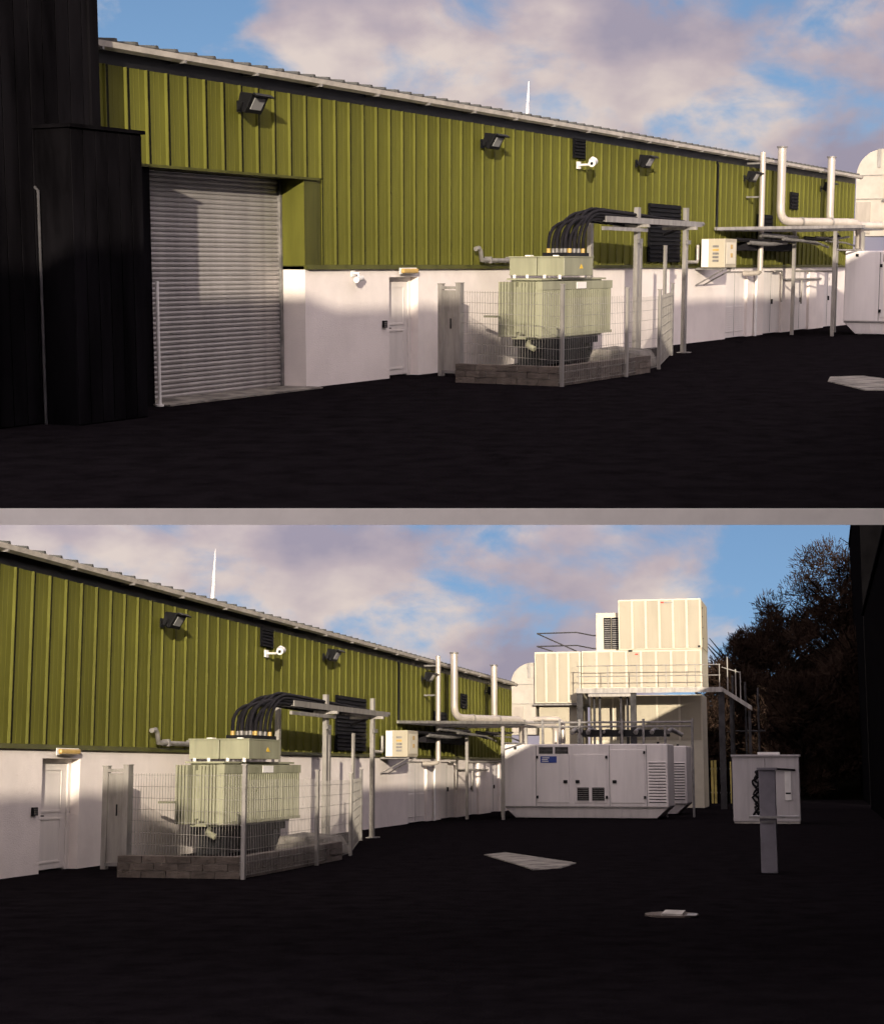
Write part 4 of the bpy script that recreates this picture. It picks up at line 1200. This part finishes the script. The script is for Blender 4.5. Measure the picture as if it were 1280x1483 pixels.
pu = 5.23
b = (pu, 12.2, 0)
t = thing(s, "steel_pillar", "dark grey square pillar standing in front of the electrical kiosk", "pillar", b)
MB(s, b).box(pu, pu + .25, 12.08, 12.36, 0.0, 1.76).build("shaft", M_POST, t, bevel=.012)
MB(s, b).box(pu - .03, pu + .28, 12.05, 12.39, 1.761, 1.80).build("cap", M_POST, t)
MB(s, b).box(pu - .05, pu + .30, 11.9, 12.75, .93, .97).build("cross_bar", M_GALVD, t)
MB(s, b).box(pu - .02, pu - .001, 12.1, 12.34, .86, .885).build("band", M_GALVD, t)


def patch(site, name, pts, z, material, label, cat):
    cx = sum(p[0] for p in pts) / len(pts); cy = sum(p[1] for p in pts) / len(pts)
    m = MB(site, (cx, cy, 0))
    n = len(pts)
    vs = [m.P(u, v, .0) for u, v in pts] + [m.P(cx + (u - cx) * .985, cy + (v - cy) * .985, z) for u, v in pts]
    m.add(vs, [tuple(range(n, 2 * n))] + [(j, (j + 1) % n, n + (j + 1) % n, n + j) for j in range(n)])
    return tag(m.build(name, material), label, cat)


slab = [(8.8, 6.25), (9.6, 6.5), (6.9, 8.55), (5.7, 8.5), (5.2, 8.1), (6.6, 7.4)]
patch(LOWER, "concrete_slab", slab, .018, M_PATCH, "pale concrete slab lying on the dark yard before the generator, lower picture", "concrete slab")
patch(UPPER, "concrete_slab", [(7.4, 7.5), (8.0, 8.0), (5.9, 9.9), (4.6, 9.9), (4.3, 9.0), (6.2, 7.8)], .018, M_PATCH, "pale concrete slab lying on the dark yard at the edge, upper picture", "concrete slab")
b = (-1.3, 11.3, 0)
t = thing(LOWER, "manhole_cover", "small pale manhole cover in the dark yard, lower picture", "manhole", b)
MB(LOWER, b).tube([(-1.3, 11.3, 0.0), (-1.3, 11.3, .02)], .33, 20).build("rim", M_BLOCK, t)
MB(LOWER, b).box(-1.5, -1.1, 11.2, 11.45, .021, .045).build("cover_plate", M_CONC, t)
MB(LOWER, b).box(-1.5, -1.3, 11.5, 11.62, .021, .03).build("lifting_slot", M_GALVD, t)

# board fence beyond the generators
b = (48, 6.5, 0)
t = thing(LOWER, "board_fence", "yellowed upright board fence seen beyond the generators", "fence", b)
rng = random.Random(12)
for j in range(30):
    v = 6.0 + j * 0.16
    MB(LOWER, b).box(48.0, 48.03, v, v + .12, 0.0, 2.15 + rng.uniform(-.06, .06)).build("board", M_FENCEY if j % 3 else M_OPP, t)
for z in (.5, 1.7):
    MB(LOWER, b).box(48.031, 48.08, 5.95, 10.9, z, z + .09).build("rail", M_GALVD, t)


# ------------------------------------------------------------------ hill and trees
def hill(s):
    m = MB(s, raw=True)
    nx, ny = 26, 14
    vs = []
    rng = random.Random(8)
    for j in range(ny):
        for i in range(nx):
            x = -20 + i * 6.0; y = 92 + j * 9.0
            f = max(0.0, min(1.0, (x - 14) / 50.0)); g = min(1.0, (y - 92) / 40.0)
            z = -0.4 + 18 * f * f * (3 - 2 * f) * g + g * 3.5 + rng.uniform(-.3, .3)
            vs.append((x, y, z))
    fs = [(j * nx + i, j * nx + i + 1, (j + 1) * nx + i + 1, (j + 1) * nx + i) for j in range(ny - 1) for i in range(nx - 1)]
    m.add(vs, fs, True)
    o = m.build("hill", M_HILL); o.matrix_world = s.local; o["kind"] = "structure"


hill(LOWER)


def tree(s, x, y, z0, h, rad, seed, label, twig):
    rng = random.Random(seed)
    o = bpy.data.objects.new("bare_tree", None); s.coll.objects.link(o)
    o.matrix_world = s.local @ Matrix.Translation((x, y, z0))
    tag(o, label, "tree", "dark trees on the slope")
    m = MB(s, raw=True)
    m.tube([(0, 0, -.5), (rng.uniform(-.2, .2), 0, h * .3), (rng.uniform(-.3, .3), rng.uniform(-.3, .3), h * .75)], .32, 8, .08)
    tips = []
    for i in range(26):
        a = rng.uniform(0, 6.283); zz = rng.uniform(.22, .72) * h
        L = rad * rng.uniform(.55, 1.0)
        e = (math.cos(a) * L, math.sin(a) * L, min(h * .97, zz + h * rng.uniform(.12, .3)))
        mid = (e[0] * .5, e[1] * .5, (zz + e[2]) / 2 - .1 * L * .3)
        m.tube([(0, 0, zz), mid, e], .10, 5, .025)
        tips += [Vector(mid), Vector(e), (Vector(mid) + Vector(e)) / 2]
    m.build("trunk", M_BARK, o)
    # crown: fine twigs fanning out of many small clumps
    c = MB(s, raw=True)
    vs, fs = [], []
    nl = 46
    lobes = []
    for i in range(nl):
        f = rng.random()
        zz = h * (.10 + .82 * f)
        rr = rad * (1.0 - .55 * abs(f - .45) * 1.6) * math.sqrt(rng.random())
        a = rng.uniform(0, 6.283)
        lobes.append((Vector((math.cos(a) * rr, math.sin(a) * rr, zz)), rad * rng.uniform(.22, .40)))
    for i in range(24000):
        q, lr = lobes[i % nl]
        d = Vector((rng.gauss(0, 1), rng.gauss(0, 1), rng.gauss(0, 1))).normalized()
        p = q + d * lr * (rng.random() ** .45)
        dirn = (d * .7 + Vector((rng.gauss(0, .5), rng.gauss(0, .5), .5 + rng.gauss(0, .4)))).normalized()
        ln = rng.uniform(.14, .5); w = rng.uniform(.014, .045)
        side = dirn.cross(Vector((rng.gauss(0, 1), rng.gauss(0, 1), rng.gauss(0, 1)))).normalized() * w
        k = len(vs)
        vs += [tuple(p - side), tuple(p + side), tuple(p + dirn * ln + side * .3), tuple(p + dirn * ln - side * .3)]
        fs.append((k, k + 1, k + 2, k + 3))
    c.add(vs, fs)
    c.build("crown", twig, o)


TREES = [  # x, y, ground, height, radius, words
    (15.6, 102, 0.2, 5.4, 2.6, "low dark tree between the steel columns of the platform"),
    (18.2, 104, 0.2, 8.0, 2.8, "low dark tree just beyond the platform end column"),
    (20.2, 112, 0.5, 10.4, 3.2, "lowest bare tree on the skyline at the platform end"),
    (23.2, 114, 1.2, 12.4, 3.6, "small dark tree next up the slope from the platform"),
    (25.6, 106, 1.6, 12.6, 3.6, "dark tree with a round top above the stair"),
    (28.2, 116, 3.0, 15.0, 4.2, "dark tree behind the round-topped one"),
    (30.0, 108, 3.2, 16.0, 4.2, "bushy dark tree midway up the slope"),
    (34.0, 118, 5.5, 20.0, 5.2, "brown tree high on the slope behind the bushy one"),
    (33.2, 106, 4.8, 18.8, 4.8, "brown twiggy tree high on the slope"),
    (37.8, 110, 7.0, 20.8, 5.4, "tallest brown tree beside the black building edge"),
    (41.0, 120, 8.5, 23.5, 5.6, "brown tree half hidden by the black building edge"),
    (25.0, 98, 0.5, 9.5, 3.6, "low dark tree directly above the kiosk"),
    (30.0, 97, 1.5, 12.0, 4.0, "low dark tree beside the kiosk at the slope foot"),
    (35.0, 97, 3.0, 15.0, 4.4, "dark tree at the slope foot by the black building"),
    (20.8, 97, 0.0, 7.0, 3.0, "low dark bush-like tree behind the stair foot"),
]
for i, (x, y, z0, h, r, wd) in enumerate(TREES):
    tree(LOWER, x, y, z0, h, r, 40 + i, wd, M_TWIG_LIT if "brown" in wd else M_TWIG_SHADE)
